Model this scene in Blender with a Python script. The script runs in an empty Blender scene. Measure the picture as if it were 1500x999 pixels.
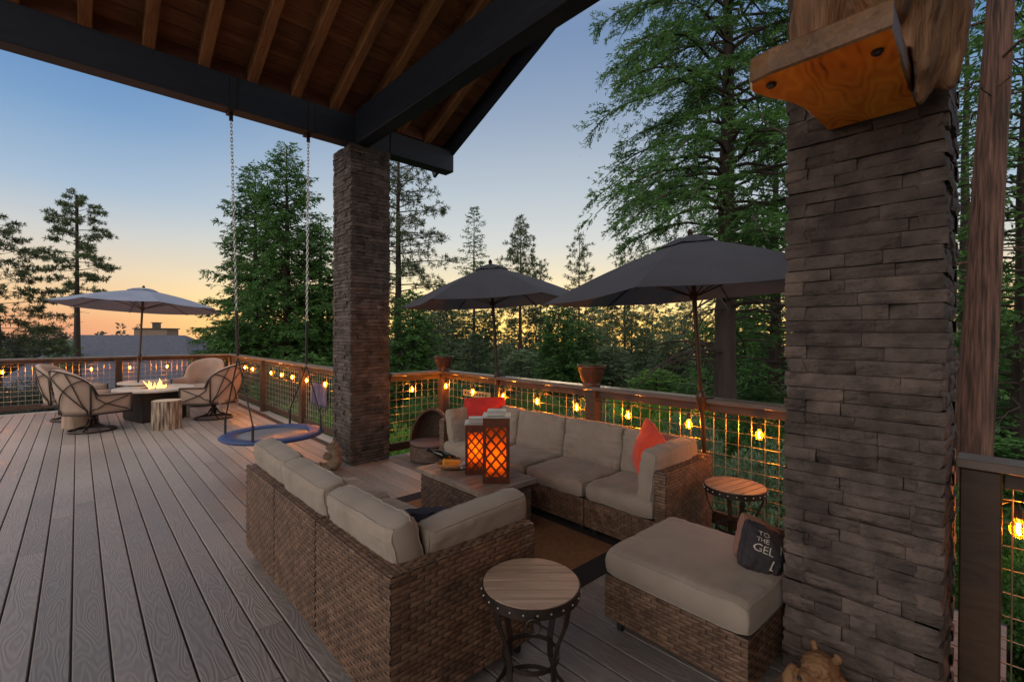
import bpy, math, random
import numpy as np
from mathutils import Vector, Matrix, noise
PI = math.pi
rnd = random.Random(7)
SC = bpy.context.scene
COL = SC.collection

# ------------------------------------------------------------------ helpers
XF = {}
def tag(o, label=None, cat=None, group=None, kind=None):
    if label: o['label'] = label
    if cat: o['category'] = cat
    if group: o['group'] = group
    if kind: o['kind'] = kind
    return o
def thing(name, label, cat, loc=(0, 0, 0), rz=0.0, group=None):
    o = bpy.data.objects.new(name, None); COL.objects.link(o)
    o.empty_display_size = .1
    o.location = loc; o.rotation_euler = (0, 0, rz)
    XF[o] = Matrix.Translation(loc) @ Matrix.Rotation(rz, 4, 'Z')
    return tag(o, label, cat, group)
def kids(o): return [c for c in COL.objects if c.parent == o]
def copy_tree(o, parent=None):
    c = o.copy(); COL.objects.link(c); c.parent = parent
    for ch in kids(o): copy_tree(ch, c)
    return c
def link(name, me, mat, parent=None, world=False, smooth=False):
    if mat is not None:
        for m in (mat if isinstance(mat, (list, tuple)) else [mat]): me.materials.append(m)
    if smooth:
        me.polygons.foreach_set('use_smooth', np.ones(len(me.polygons), bool))
    o = bpy.data.objects.new(name, me); COL.objects.link(o)
    if parent is not None:
        o.parent = parent
        XF[o] = XF[parent]
        if world: me.transform(XF[parent].inverted())
    return o
class MB:
    def __init__(s): s.v = []; s.f = []; s.mi = []
    def add(s, vs, fs, mi=0):
        n = len(s.v); s.v += [tuple(p) for p in vs]; s.f += [tuple(i + n for i in f) for f in fs]; s.mi += [mi] * len(fs); return s
    def box(s, c, d, M=None, ch=0.0):
        x, y, z = d[0] / 2, d[1] / 2, d[2] / 2
        if ch <= 0:
            vs = [Vector((a * x, b * y, e * z)) for e in (-1, 1) for b in (-1, 1) for a in (-1, 1)]
            fs = [(0, 2, 3, 1), (4, 5, 7, 6), (0, 1, 5, 4), (2, 6, 7, 3), (0, 4, 6, 2), (1, 3, 7, 5)]
        else:
            vs = []; fs = []
            idx = {}
            for a in (-1, 1):
                for b in (-1, 1):
                    for e in (-1, 1):
                        for k in range(3):
                            p = [a * (x - ch), b * (y - ch), e * (z - ch)]
                            p[k] = (a * x, b * y, e * z)[k]
                            idx[a, b, e, k] = len(vs); vs.append(Vector(p))
            for a in (-1, 1):
                fs.append(tuple(idx[a, b, e, 0] for b, e in ((-1, -1), (1, -1), (1, 1), (-1, 1))))
                fs.append(tuple(idx[b, a, e, 1] for b, e in ((-1, -1), (-1, 1), (1, 1), (1, -1))))
                fs.append(tuple(idx[b, e, a, 2] for b, e in ((-1, -1), (1, -1), (1, 1), (-1, 1))))
            for a in (-1, 1):
                for b in (-1, 1):
                    fs.append((idx[a, b, -1, 0], idx[a, b, 1, 0], idx[a, b, 1, 1], idx[a, b, -1, 1]))
                    fs.append((idx[a, -1, b, 0], idx[a, 1, b, 0], idx[a, 1, b, 2], idx[a, -1, b, 2]))
                    fs.append((idx[-1, a, b, 1], idx[1, a, b, 1], idx[1, a, b, 2], idx[-1, a, b, 2]))
                    for e in (-1, 1): fs.append((idx[a, b, e, 0], idx[a, b, e, 1], idx[a, b, e, 2]))
        if M is not None: vs = [M @ p for p in vs]
        c = Vector(c)
        return s.add([p + c for p in vs], fs)
    def b2(s, x0, x1, y0, y1, z0, z1, ch=0.0):
        return s.box(((x0 + x1) / 2, (y0 + y1) / 2, (z0 + z1) / 2), (x1 - x0, y1 - y0, z1 - z0), None, ch)
    def beam(s, p, q, w, h, ch=0.0, up=(0, 0, 1)):
        p, q = Vector(p), Vector(q); d = (q - p); L = d.length; d.normalize()
        side = d.cross(Vector(up)).normalized(); u = side.cross(d)
        M = Matrix((side, d, u)).transposed()
        return s.box((p + q) / 2, (w, L, h), M, ch)
    def tube(s, pts, r, n=8, cap=True, closed=False):
        pts = [Vector(p) for p in pts]; m = len(pts)
        rs = r if isinstance(r, (list, tuple)) else [r] * m
        vs = []; fs = []; prev = None
        for i, p in enumerate(pts):
            if closed: t = pts[(i + 1) % m] - pts[i - 1]
            else: t = pts[min(i + 1, m - 1)] - pts[max(i - 1, 0)]
            if t.length < 1e-9: t = Vector((0, 0, 1))
            t.normalize()
            if prev is None:
                a = Vector((0, 0, 1)) if abs(t.z) < .9 else Vector((1, 0, 0))
                u = t.cross(a).normalized()
            else:
                u = prev - t * prev.dot(t)
                if u.length < 1e-6: u = t.orthogonal()
                u.normalize()
            prev = u; w = t.cross(u)
            for k in range(n):
                a = 2 * PI * k / n
                vs.append(p + (u * math.cos(a) + w * math.sin(a)) * rs[i])
        for i in range(m if closed else m - 1):
            j = (i + 1) % m
            for k in range(n):
                l = (k + 1) % n
                fs.append((i * n + k, i * n + l, j * n + l, j * n + k))
        if cap and not closed:
            fs.append(tuple(range(n - 1, -1, -1))); fs.append(tuple((m - 1) * n + k for k in range(n)))
        return s.add(vs, fs)
    def lathe(s, prof, c=(0, 0, 0), n=24, M=None, cap=True):
        c = Vector(c); vs = []; fs = []
        for r, z in prof:
            for k in range(n):
                a = 2 * PI * k / n; p = Vector((r * math.cos(a), r * math.sin(a), z))
                if M is not None: p = M @ p
                vs.append(c + p)
        for i in range(len(prof) - 1):
            for k in range(n):
                l = (k + 1) % n
                fs.append((i * n + k, i * n + l, (i + 1) * n + l, (i + 1) * n + k))
        if cap:
            if prof[0][0] > 1e-6: fs.append(tuple(range(n - 1, -1, -1)))
            if prof[-1][0] > 1e-6: fs.append(tuple((len(prof) - 1) * n + k for k in range(n)))
        return s.add(vs, fs)
    def ell(s, c, r, n=12, m=8, M=None):
        prof = [(max(1e-4, math.sin(PI * i / m)), -math.cos(PI * i / m)) for i in range(m + 1)]
        S = Matrix.Diagonal(Vector(r))
        return s.lathe(prof, c, n, (M @ S) if M is not None else S, cap=False)
    def me(s, name):
        me = bpy.data.meshes.new(name); me.from_pydata(s.v, [], s.f)
        if any(s.mi): me.polygons.foreach_set('material_index', s.mi)
        me.update(); return me
    def build(s, name, mat, parent=None, world=True, smooth=False):
        return link(name, s.me(name), mat, parent, world, smooth)
def np_mesh(name, V, Q):
    me = bpy.data.meshes.new(name); n = len(V); m = len(Q)
    me.vertices.add(n); me.vertices.foreach_set('co', V.astype(np.float32).ravel())
    me.loops.add(m * 4); me.loops.foreach_set('vertex_index', Q.astype(np.int32).ravel())
    me.polygons.add(m); me.polygons.foreach_set('loop_start', np.arange(0, m * 4, 4, dtype=np.int32))
    me.polygons.foreach_set('loop_total', np.full(m, 4, np.int32))
    me.update(calc_edges=True); return me
def remesh(mb, vox, smooth=1):
    me = mb.me('tmp'); o = bpy.data.objects.new('tmp', me); COL.objects.link(o)
    r = o.modifiers.new('r', 'REMESH'); r.mode = 'VOXEL'; r.voxel_size = vox
    if smooth:
        q = o.modifiers.new('s', 'SMOOTH'); q.iterations = smooth; q.factor = .5
    dg = bpy.context.evaluated_depsgraph_get(); dg.update()
    out = bpy.data.meshes.new_from_object(o.evaluated_get(dg))
    bpy.data.objects.remove(o); bpy.data.meshes.remove(me)
    return out

# ------------------------------------------------------------------ materials
def L(c):  # sRGB 0-255 to linear
    return tuple(((x / 255) / 12.92 if x / 255 <= .04045 else (((x / 255) + .055) / 1.055) ** 2.4) for x in c) + (1,)
def mat(name, col, rough=.7, metal=0.0, spec=.5, var=None, vscale=4.0, bump=0.0, bscale=30.0, stretch=(1, 1, 1), island=0.0, sheen=0.0, trans=0.0, sub=0.0, detail=4.0):
    m = bpy.data.materials.new(name); m.use_nodes = True
    N = m.node_tree.nodes; K = m.node_tree.links; b = N['Principled BSDF']
    b.inputs['Roughness'].default_value = rough; b.inputs['Metallic'].default_value = metal
    b.inputs['Specular IOR Level'].default_value = spec
    if sheen: b.inputs['Sheen Weight'].default_value = sheen
    c4 = tuple(col) + (1,) if len(col) == 3 else tuple(col)
    b.inputs['Base Color'].default_value = c4
    tc = N.new('ShaderNodeTexCoord'); mp = N.new('ShaderNodeMapping'); K.new(tc.outputs['Object'], mp.inputs['Vector'])
    mp.inputs['Scale'].default_value = stretch
    src = None
    if var is not None:
        nz = N.new('ShaderNodeTexNoise'); nz.inputs['Scale'].default_value = vscale; nz.inputs['Detail'].default_value = detail
        K.new(mp.outputs['Vector'], nz.inputs['Vector'])
        rp = N.new('ShaderNodeValToRGB'); rp.color_ramp.elements[0].position = .33; rp.color_ramp.elements[1].position = .68
        rp.color_ramp.elements[0].color = c4; rp.color_ramp.elements[1].color = tuple(var) + (1,) if len(var) == 3 else tuple(var)
        K.new(nz.outputs['Fac'], rp.inputs['Fac']); src = rp.outputs['Color']
    if island:
        g = N.new('ShaderNodeNewGeometry'); mr = N.new('ShaderNodeMapRange')
        mr.inputs['To Min'].default_value = 1 - island; mr.inputs['To Max'].default_value = 1 + island
        K.new(g.outputs['Random Per Island'], mr.inputs['Value'])
        hs = N.new('ShaderNodeHueSaturation'); K.new(mr.outputs['Result'], hs.inputs['Value'])
        if src is not None: K.new(src, hs.inputs['Color'])
        else: hs.inputs['Color'].default_value = c4
        src = hs.outputs['Color']
    if src is not None: K.new(src, b.inputs['Base Color'])
    if bump:
        nb = N.new('ShaderNodeTexNoise'); nb.inputs['Scale'].default_value = bscale; nb.inputs['Detail'].default_value = 5
        K.new(mp.outputs['Vector'], nb.inputs['Vector'])
        bp = N.new('ShaderNodeBump'); bp.inputs['Strength'].default_value = bump; bp.inputs['Distance'].default_value = .02
        K.new(nb.outputs['Fac'], bp.inputs['Height']); K.new(bp.outputs['Normal'], b.inputs['Normal'])
    if trans:
        t = N.new('ShaderNodeBsdfTranslucent'); mx = N.new('ShaderNodeMixShader'); mx.inputs['Fac'].default_value = trans
        if src is not None: K.new(src, t.inputs['Color'])
        else: t.inputs['Color'].default_value = c4
        K.new(b.outputs['BSDF'], mx.inputs[1]); K.new(t.outputs['BSDF'], mx.inputs[2])
        K.new(mx.outputs['Shader'], N['Material Output'].inputs['Surface'])
    return m
def emit(name, col, s):
    m = bpy.data.materials.new(name); m.use_nodes = True; N = m.node_tree.nodes; K = m.node_tree.links
    N.remove(N['Principled BSDF']); e = N.new('ShaderNodeEmission'); e.inputs['Color'].default_value = tuple(col) + (1,); e.inputs['Strength'].default_value = s
    K.new(e.outputs['Emission'], N['Material Output'].inputs['Surface']); return m
def wood(name, dark, light, scale=9.0, stretch=(1, .08, 1), rough=.6, bump=.25, island=.12, knots=False, spec=.4):
    m = bpy.data.materials.new(name); m.use_nodes = True
    N = m.node_tree.nodes; K = m.node_tree.links; b = N['Principled BSDF']
    tc = N.new('ShaderNodeTexCoord'); g = N.new('ShaderNodeNewGeometry')
    add = N.new('ShaderNodeVectorMath'); add.operation = 'ADD'
    sc = N.new('ShaderNodeVectorMath'); sc.operation = 'SCALE'; sc.inputs['Scale'].default_value = 37.0
    cb = N.new('ShaderNodeCombineXYZ')
    for i in range(3): K.new(g.outputs['Random Per Island'], cb.inputs[i])
    K.new(cb.outputs[0], sc.inputs[0]); K.new(tc.outputs['Object'], add.inputs[0]); K.new(sc.outputs[0], add.inputs[1])
    mp = N.new('ShaderNodeMapping'); mp.inputs['Scale'].default_value = stretch; K.new(add.outputs[0], mp.inputs['Vector'])
    nz = N.new('ShaderNodeTexNoise'); nz.inputs['Scale'].default_value = scale; nz.inputs['Detail'].default_value = 5; nz.inputs['Distortion'].default_value = .6
    K.new(mp.outputs[0], nz.inputs['Vector'])
    wv = N.new('ShaderNodeTexNoise'); wv.inputs['Scale'].default_value = scale * 5; wv.inputs['Detail'].default_value = 3; wv.inputs['Distortion'].default_value = 1.2
    K.new(mp.outputs[0], wv.inputs['Vector'])
    mixv = N.new('ShaderNodeMath'); mixv.operation = 'MULTIPLY_ADD'; mixv.inputs[1].default_value = .45
    K.new(wv.outputs['Fac'], mixv.inputs[0]); 
    hf = N.new('ShaderNodeMath'); hf.operation = 'MULTIPLY'; hf.inputs[1].default_value = .6; K.new(nz.outputs['Fac'], hf.inputs[0]); K.new(hf.outputs[0], mixv.inputs[2])
    rp = N.new('ShaderNodeValToRGB'); rp.color_ramp.elements[0].position = .38; rp.color_ramp.elements[1].position = .66
    rp.color_ramp.elements[0].color = tuple(dark) + (1,); rp.color_ramp.elements[1].color = tuple(light) + (1,)
    K.new(mixv.outputs[0], rp.inputs['Fac'])
    mr = N.new('ShaderNodeMapRange'); mr.inputs['To Min'].default_value = 1 - island; mr.inputs['To Max'].default_value = 1 + island
    K.new(g.outputs['Random Per Island'], mr.inputs['Value'])
    hs = N.new('ShaderNodeHueSaturation'); K.new(mr.outputs[0], hs.inputs['Value']); K.new(rp.outputs['Color'], hs.inputs['Color'])
    K.new(hs.outputs['Color'], b.inputs['Base Color'])
    b.inputs['Roughness'].default_value = rough; b.inputs['Specular IOR Level'].default_value = spec
    bp = N.new('ShaderNodeBump'); bp.inputs['Strength'].default_value = bump; bp.inputs['Distance'].default_value = .01
    K.new(wv.outputs['Fac'], bp.inputs['Height']); K.new(bp.outputs['Normal'], b.inputs['Normal'])
    return m

def deck_material():
    m = bpy.data.materials.new('composite decking'); m.use_nodes = True
    N = m.node_tree.nodes; K = m.node_tree.links; b = N['Principled BSDF']
    tc = N.new('ShaderNodeTexCoord'); g = N.new('ShaderNodeNewGeometry')
    cb = N.new('ShaderNodeCombineXYZ'); K.new(g.outputs['Random Per Island'], cb.inputs[0]); K.new(g.outputs['Random Per Island'], cb.inputs[1])
    sc = N.new('ShaderNodeVectorMath'); sc.operation = 'SCALE'; sc.inputs['Scale'].default_value = 53.0; K.new(cb.outputs[0], sc.inputs[0])
    add = N.new('ShaderNodeVectorMath'); add.operation = 'ADD'; K.new(tc.outputs['Object'], add.inputs[0]); K.new(sc.outputs[0], add.inputs[1])
    mp = N.new('ShaderNodeMapping'); mp.inputs['Scale'].default_value = (1, .16, 1); K.new(add.outputs[0], mp.inputs['Vector'])
    n1 = N.new('ShaderNodeTexNoise'); n1.inputs['Scale'].default_value = 9; n1.inputs['Detail'].default_value = 1.5; K.new(mp.outputs[0], n1.inputs['Vector'])
    # cathedral grain: contour lines of a stretched noise
    ml = N.new('ShaderNodeMath'); ml.operation = 'MULTIPLY'; ml.inputs[1].default_value = 110; K.new(n1.outputs['Fac'], ml.inputs[0])
    sn = N.new('ShaderNodeMath'); sn.operation = 'SINE'; K.new(ml.outputs[0], sn.inputs[0])
    n2 = N.new('ShaderNodeTexNoise'); n2.inputs['Scale'].default_value = 60; n2.inputs['Detail'].default_value = 3; K.new(mp.outputs[0], n2.inputs['Vector'])
    ad = N.new('ShaderNodeMath'); ad.operation = 'MULTIPLY_ADD'; ad.inputs[1].default_value = 1.4; K.new(n2.outputs['Fac'], ad.inputs[0]); K.new(sn.outputs[0], ad.inputs[2])
    rp = N.new('ShaderNodeValToRGB'); e = rp.color_ramp.elements
    e[0].position = .1; e[0].color = (.195, .170, .155, 1); e[1].position = .95; e[1].color = (.252, .222, .204, 1)
    mr = N.new('ShaderNodeMapRange'); mr.inputs['From Min'].default_value = -1; mr.inputs['From Max'].default_value = 2.4; K.new(ad.outputs[0], mr.inputs['Value'])
    K.new(mr.outputs[0], rp.inputs['Fac'])
    big = N.new('ShaderNodeTexNoise'); big.inputs['Scale'].default_value = .7; big.inputs['Detail'].default_value = 4; K.new(tc.outputs['Object'], big.inputs['Vector'])
    m2 = N.new('ShaderNodeMapRange'); m2.inputs['To Min'].default_value = .86; m2.inputs['To Max'].default_value = 1.14; K.new(g.outputs['Random Per Island'], m2.inputs['Value'])
    m3 = N.new('ShaderNodeMapRange'); m3.inputs['From Min'].default_value = .3; m3.inputs['From Max'].default_value = .7; m3.inputs['To Min'].default_value = .86; m3.inputs['To Max'].default_value = 1.12; K.new(big.outputs['Fac'], m3.inputs['Value'])
    mm = N.new('ShaderNodeMath'); mm.operation = 'MULTIPLY'; K.new(m2.outputs[0], mm.inputs[0]); K.new(m3.outputs[0], mm.inputs[1])
    hs = N.new('ShaderNodeHueSaturation'); K.new(mm.outputs[0], hs.inputs['Value']); K.new(rp.outputs['Color'], hs.inputs['Color'])
    K.new(hs.outputs['Color'], b.inputs['Base Color'])
    b.inputs['Specular IOR Level'].default_value = .5
    m4 = N.new('ShaderNodeMapRange'); m4.inputs['From Min'].default_value = .3; m4.inputs['From Max'].default_value = .7; m4.inputs['To Min'].default_value = .36; m4.inputs['To Max'].default_value = .55; K.new(big.outputs['Fac'], m4.inputs['Value'])
    K.new(m4.outputs[0], b.inputs['Roughness'])
    bp = N.new('ShaderNodeBump'); bp.inputs['Strength'].default_value = .2; bp.inputs['Distance'].default_value = .0025
    K.new(ad.outputs[0], bp.inputs['Height']); K.new(bp.outputs['Normal'], b.inputs['Normal'])
    return m
def leaf(name, a, b_, hl=None, trans=.3, scale=1.3):
    m = bpy.data.materials.new(name); m.use_nodes = True
    N = m.node_tree.nodes; K = m.node_tree.links; b = N['Principled BSDF']
    tc = N.new('ShaderNodeTexCoord')
    nz = N.new('ShaderNodeTexNoise'); nz.inputs['Scale'].default_value = scale; nz.inputs['Detail'].default_value = 6; nz.inputs['Roughness'].default_value = .7
    K.new(tc.outputs['Object'], nz.inputs['Vector'])
    rp = N.new('ShaderNodeValToRGB'); e = rp.color_ramp.elements
    e[0].position = .34; e[0].color = tuple(a) + (1,); e[1].position = .62; e[1].color = tuple(b_) + (1,)
    if hl: q = e.new(.74); q.color = tuple(hl) + (1,)
    K.new(nz.outputs['Fac'], rp.inputs['Fac'])
    oi = N.new('ShaderNodeObjectInfo'); mr = N.new('ShaderNodeMapRange'); mr.inputs['To Min'].default_value = .8; mr.inputs['To Max'].default_value = 1.25; K.new(oi.outputs['Random'], mr.inputs['Value'])
    hs = N.new('ShaderNodeHueSaturation'); K.new(mr.outputs[0], hs.inputs['Value']); K.new(rp.outputs['Color'], hs.inputs['Color'])
    K.new(hs.outputs['Color'], b.inputs['Base Color']); b.inputs['Roughness'].default_value = .55; b.inputs['Specular IOR Level'].default_value = .3
    t = N.new('ShaderNodeBsdfTranslucent'); mx = N.new('ShaderNodeMixShader'); mx.inputs['Fac'].default_value = trans
    K.new(hs.outputs['Color'], t.inputs['Color']); K.new(b.outputs['BSDF'], mx.inputs[1]); K.new(t.outputs['BSDF'], mx.inputs[2])
    K.new(mx.outputs['Shader'], N['Material Output'].inputs['Surface']); return m

M = dict(
    deck=deck_material(),
    beam=wood('dark stained beam', (.010, .014, .022), (.020, .027, .040), 6, (1, .1, 1), .55, .2, .08),
    beamy=wood('dark stained beam lengthwise', (.010, .015, .024), (.021, .029, .044), 6, (.1, 1, 1), .55, .2, .08),
    rafter=wood('rough sawn rafter', (.15, .062, .023), (.34, .155, .06), 9, (1, .09, .2), .75, .3, .2),
    plank=wood('roof planks', (.13, .052, .02), (.29, .13, .053), 8, (.09, 1, 1), .75, .25, .28),
    fasciablock=wood('stained blocking', (.10, .035, .018), (.17, .065, .034), 8, (.09, 1, 1), .75, .2, .2),
    rail=wood('brown railing', (.036, .021, .013), (.072, .042, .026), 9, (.3, .1, .3), .5, .2, .06),
    cap=wood('railing cap', (.095, .068, .052), (.17, .13, .105), 9, (.3, .1, .3), .33, .2, .06, spec=.6),  # paler than the rails: sky reflection on the top put into the colour
    wire=mat('galvanised wire', (.42, .36, .28), .42, .8),
    stone=mat('ledger stone', (.045, .034, .029), .8, var=(.125, .094, .078), vscale=9, bump=.7, bscale=38, island=.33),
    wicker=mat('tan wicker', (.088, .050, .030), .42, var=(.165, .098, .062), vscale=14, island=.25, bump=.15, bscale=90),
    wickerd=mat('wicker core', (.035, .022, .015), .8),
    wickerdark=mat('dark brown wicker', (.085, .055, .04), .55, var=(.14, .09, .065), vscale=14, island=.25),
    cushion=mat('beige cushion canvas', (.25, .205, .16), .9, var=(.30, .247, .197), vscale=5, bump=.12, bscale=160, sheen=.15),
    pillowred=mat('red pillow cloth', (.42, .012, .010), .85, var=(.5, .025, .016), vscale=8, bump=.15, bscale=120, sheen=.2),
    pilloworange=mat('orange red pillow cloth', (.62, .045, .014), .85, var=(.72, .07, .02), vscale=8, bump=.15, bscale=120, sheen=.2),
    pillownavy=mat('navy pillow cloth', (.022, .024, .042), .9, bump=.15, bscale=120),
    pillowblack=mat('charcoal pillow cloth', (.022, .019, .022), .9, var=(.04, .034, .038), vscale=6, bump=.2, bscale=120),
    pillowbrown=mat('brown pillow cloth', (.24, .12, .085), .9, bump=.2, bscale=120),
    letters=mat('printed letters', (.5, .45, .38), .9),
    charcoal=mat('charcoal canopy', (.078, .088, .112), .85, var=(.095, .106, .132), vscale=3, trans=.2, bump=.08, bscale=200),
    greyc=mat('light grey canopy', (.14, .175, .25), .85, var=(.165, .20, .28), vscale=3, trans=.12, bump=.08, bscale=200),
    bronze=mat('bronze metal', (.075, .05, .036), .4, .75),
    iron=mat('dark iron', (.03, .025, .022), .45, .6, var=(.05, .036, .028), vscale=20),
    black=mat('black paint', (.012, .012, .012), .5),
    steel=mat('galvanised steel', (.5, .5, .5), .35, .9),
    tabletop=wood('weathered slat top', (.24, .165, .115), (.44, .32, .235), 10, (.07, 1, 1), .5, .25, .15),
    cofftop=wood('grey slat table top', (.15, .115, .088), (.29, .235, .185), 10, (.07, 1, 1), .42, .25, .12),
    blue=mat('blue rim cover', (.006, .026, .11), .5, var=(.010, .04, .155), vscale=6, bump=.1, bscale=60),
    mesh=mat('swing mat', (.16, .15, .16), .4, spec=.7),
    rugbrown=mat('brown rug', (.17, .072, .028), .95, var=(.23, .105, .042), vscale=30, bump=.3, bscale=200),
    rugdark=mat('dark rug border', (.014, .010, .009), .95, bump=.3, bscale=200),
    concrete=mat('cream stone table top', (.46, .40, .34), .55, var=(.54, .47, .40), vscale=12, bump=.1, bscale=60),
    chaircush=mat('tan chair cushion', (.30, .215, .165), .9, var=(.35, .255, .20), vscale=5, bump=.12, bscale=150, sheen=.15),
    bark=mat('grey brown bark', (.020, .014, .011), .95, var=(.040, .029, .023), vscale=5, bump=1, bscale=9, stretch=(1, 1, .15)),
    redbark=mat('red cedar bark', (.020, .011, .008), .95, var=(.135, .070, .050), vscale=24, bump=1.0, bscale=48, stretch=(1, 1, .05), detail=8),
    logbark=mat('shaggy log bark', (.035, .022, .015), .9, var=(.42, .33, .245), vscale=26, bump=1, bscale=30, stretch=(1, 1, .12)),
    logend=mat('cut log face', (.36, .27, .19), .8, var=(.45, .35, .25), vscale=10),
    slab=wood('varnished pine slab', (.50, .10, .006), (1.0, .40, .035), 3.2, (.22, 1, 1), .3, .08, .0, spec=.6),
    slabedge=wood('live slab edge', (.085, .04, .016), (.21, .11, .048), 8, (.2, 1, 1), .5, .2, .0),
    carve=mat('chainsaw carved pine', (.11, .052, .024), .7, var=(.30, .165, .08), vscale=22, bump=1.0, bscale=34, stretch=(1, 1, .12)),
    statue=mat('weathered cast stone', (.19, .14, .09), .9, var=(.27, .20, .135), vscale=20, bump=.4, bscale=60),
    bear=mat('carved bear wood', (.14, .068, .028), .75, var=(.25, .132, .056), vscale=10, bump=.6, bscale=40),
    pot=mat('terracotta glaze', (.085, .032, .017), .4, var=(.13, .05, .025), vscale=5, bump=.1, bscale=30),
    soil=mat('potting soil', (.03, .022, .015), .95, bump=.5, bscale=60),
    rust=mat('rusty lantern sheet', (.07, .018, .007), .6, .3, var=(.13, .036, .012), vscale=14, bump=.2, bscale=60),
    silver=mat('silver lantern lid', (.62, .60, .57), .3, .8, bump=.15, bscale=20),
    roof=mat('grey asphalt shingles', (.026, .034, .056), .85, var=(.045, .055, .08), vscale=3, bump=.5, bscale=14, stretch=(1, 1, 3)),
    wall=mat('house siding', (.16, .115, .085), .85),
    ground=mat('forest floor', (.045, .036, .024), .95, var=(.035, .055, .02), vscale=.6, bump=.6, bscale=3),
    bread=mat('golden cheese', (.75, .33, .03), .5, var=(.65, .24, .02), vscale=20),
    bowl=wood('olive wood bowl', (.20, .085, .03), (.36, .17, .06), 12, (1, .2, 1), .4, .1, .0),
    bottle=mat('dark bottle glass', (.012, .016, .012), .08, spec=.8),
    napkin=mat('grey napkin', (.42, .42, .46), .9),
    bulbglow=emit('bulb filament', (1, .33, .03), 850),
    lglow=emit('lantern flame', (1, .44, .11), 30),
    flame=emit('gas flame', (1, .40, .07), 5),
    glow=emit('yellow glass glow', (1, .45, .08), 5),
    fir=leaf('fir needles', (.030, .062, .030), (.070, .125, .055), (.11, .17, .075), .35),
    cedar=leaf('cedar sprays', (.030, .085, .022), (.070, .17, .040), (.12, .24, .06), .35),
    pine=leaf('pine needles', (.045, .070, .034), (.085, .12, .055), (.13, .165, .08), .3),
    mid=leaf('pale green foliage', (.07, .12, .062), (.14, .205, .108), (.20, .275, .15), .35),  # paler leaf colour stands in for haze on the mid-distance trees
    bright=leaf('bright green leaves', (.08, .19, .03), (.15, .33, .06), (.22, .42, .09), .4, 1.8),
    bluebush=leaf('grey green leaves', (.07, .125, .07), (.14, .225, .13), (.20, .30, .185), .25, 2.0),
    far=leaf('far forest', (.030, .042, .034), (.05, .066, .05)),
)
def glass_amber():
    m = bpy.data.materials.new('amber bulb glass'); m.use_nodes = True; N = m.node_tree.nodes; K = m.node_tree.links
    N.remove(N['Principled BSDF'])
    t = N.new('ShaderNodeBsdfTransparent'); t.inputs['Color'].default_value = (1, .80, .48, 1)
    g = N.new('ShaderNodeBsdfGlossy'); g.inputs['Roughness'].default_value = .1; g.inputs['Color'].default_value = (1, .7, .35, 1)
    tr = N.new('ShaderNodeBsdfTranslucent'); tr.inputs['Color'].default_value = (1, .34, .045, 1)
    a = N.new('ShaderNodeMixShader'); a.inputs['Fac'].default_value = .06; K.new(t.outputs[0], a.inputs[1]); K.new(g.outputs[0], a.inputs[2])
    c = N.new('ShaderNodeMixShader'); c.inputs['Fac'].default_value = .07; K.new(a.outputs[0], c.inputs[1]); K.new(tr.outputs[0], c.inputs[2])
    K.new(c.outputs[0], N['Material Output'].inputs['Surface']); return m
M['glass'] = glass_amber()
def diffuser():  # amber diffuser sheets added inside the lanterns to even out their glow
    m = bpy.data.materials.new('amber frosted pane'); m.use_nodes = True; N = m.node_tree.nodes; K = m.node_tree.links
    N.remove(N['Principled BSDF']); t = N.new('ShaderNodeBsdfTranslucent'); t.inputs['Color'].default_value = (.9, .42, .065, 1)
    d = N.new('ShaderNodeBsdfDiffuse'); d.inputs['Color'].default_value = (.35, .10, .02, 1)
    a = N.new('ShaderNodeMixShader'); a.inputs['Fac'].default_value = .35; K.new(t.outputs[0], a.inputs[1]); K.new(d.outputs[0], a.inputs[2])
    K.new(a.outputs[0], N['Material Output'].inputs['Surface']); return m
M['diffuser'] = diffuser()
def slab_material():
    m = bpy.data.materials.new('varnished pine slab'); m.use_nodes = True; N = m.node_tree.nodes; K = m.node_tree.links; b = N['Principled BSDF']
    tc = N.new('ShaderNodeTexCoord'); mp = N.new('ShaderNodeMapping'); mp.inputs['Scale'].default_value = (.55, 1.5, 1); mp.inputs['Rotation'].default_value = (0, 0, .25); K.new(tc.outputs['Object'], mp.inputs['Vector'])
    n1 = N.new('ShaderNodeTexNoise'); n1.inputs['Scale'].default_value = 3.2; n1.inputs['Detail'].default_value = 2; K.new(mp.outputs[0], n1.inputs['Vector'])
    ml = N.new('ShaderNodeMath'); ml.operation = 'MULTIPLY'; ml.inputs[1].default_value = 105; K.new(n1.outputs['Fac'], ml.inputs[0])
    sn = N.new('ShaderNodeMath'); sn.operation = 'SINE'; K.new(ml.outputs[0], sn.inputs[0])
    n2 = N.new('ShaderNodeTexNoise'); n2.inputs['Scale'].default_value = 5; n2.inputs['Detail'].default_value = 5; K.new(mp.outputs[0], n2.inputs['Vector'])
    ad = N.new('ShaderNodeMath'); ad.operation = 'MULTIPLY_ADD'; ad.inputs[1].default_value = .085; K.new(sn.outputs[0], ad.inputs[0]); K.new(n2.outputs['Fac'], ad.inputs[2])
    rp = N.new('ShaderNodeValToRGB'); e = rp.color_ramp.elements; e[0].position = .25; e[0].color = (.26, .06, .005, 1); e[1].position = .72; e[1].color = (1, .44, .045, 1)
    q = e.new(.40); q.color = (.80, .24, .016, 1); K.new(ad.outputs[0], rp.inputs['Fac']); K.new(rp.outputs['Color'], b.inputs['Base Color'])
    b.inputs['Roughness'].default_value = .42; b.inputs['Specular IOR Level'].default_value = .35
    bp = N.new('ShaderNodeBump'); bp.inputs['Strength'].default_value = .15; bp.inputs['Distance'].default_value = .004; K.new(ad.outputs[0], bp.inputs['Height']); K.new(bp.outputs['Normal'], b.inputs['Normal'])
    return m
M['slab'] = slab_material()

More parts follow.
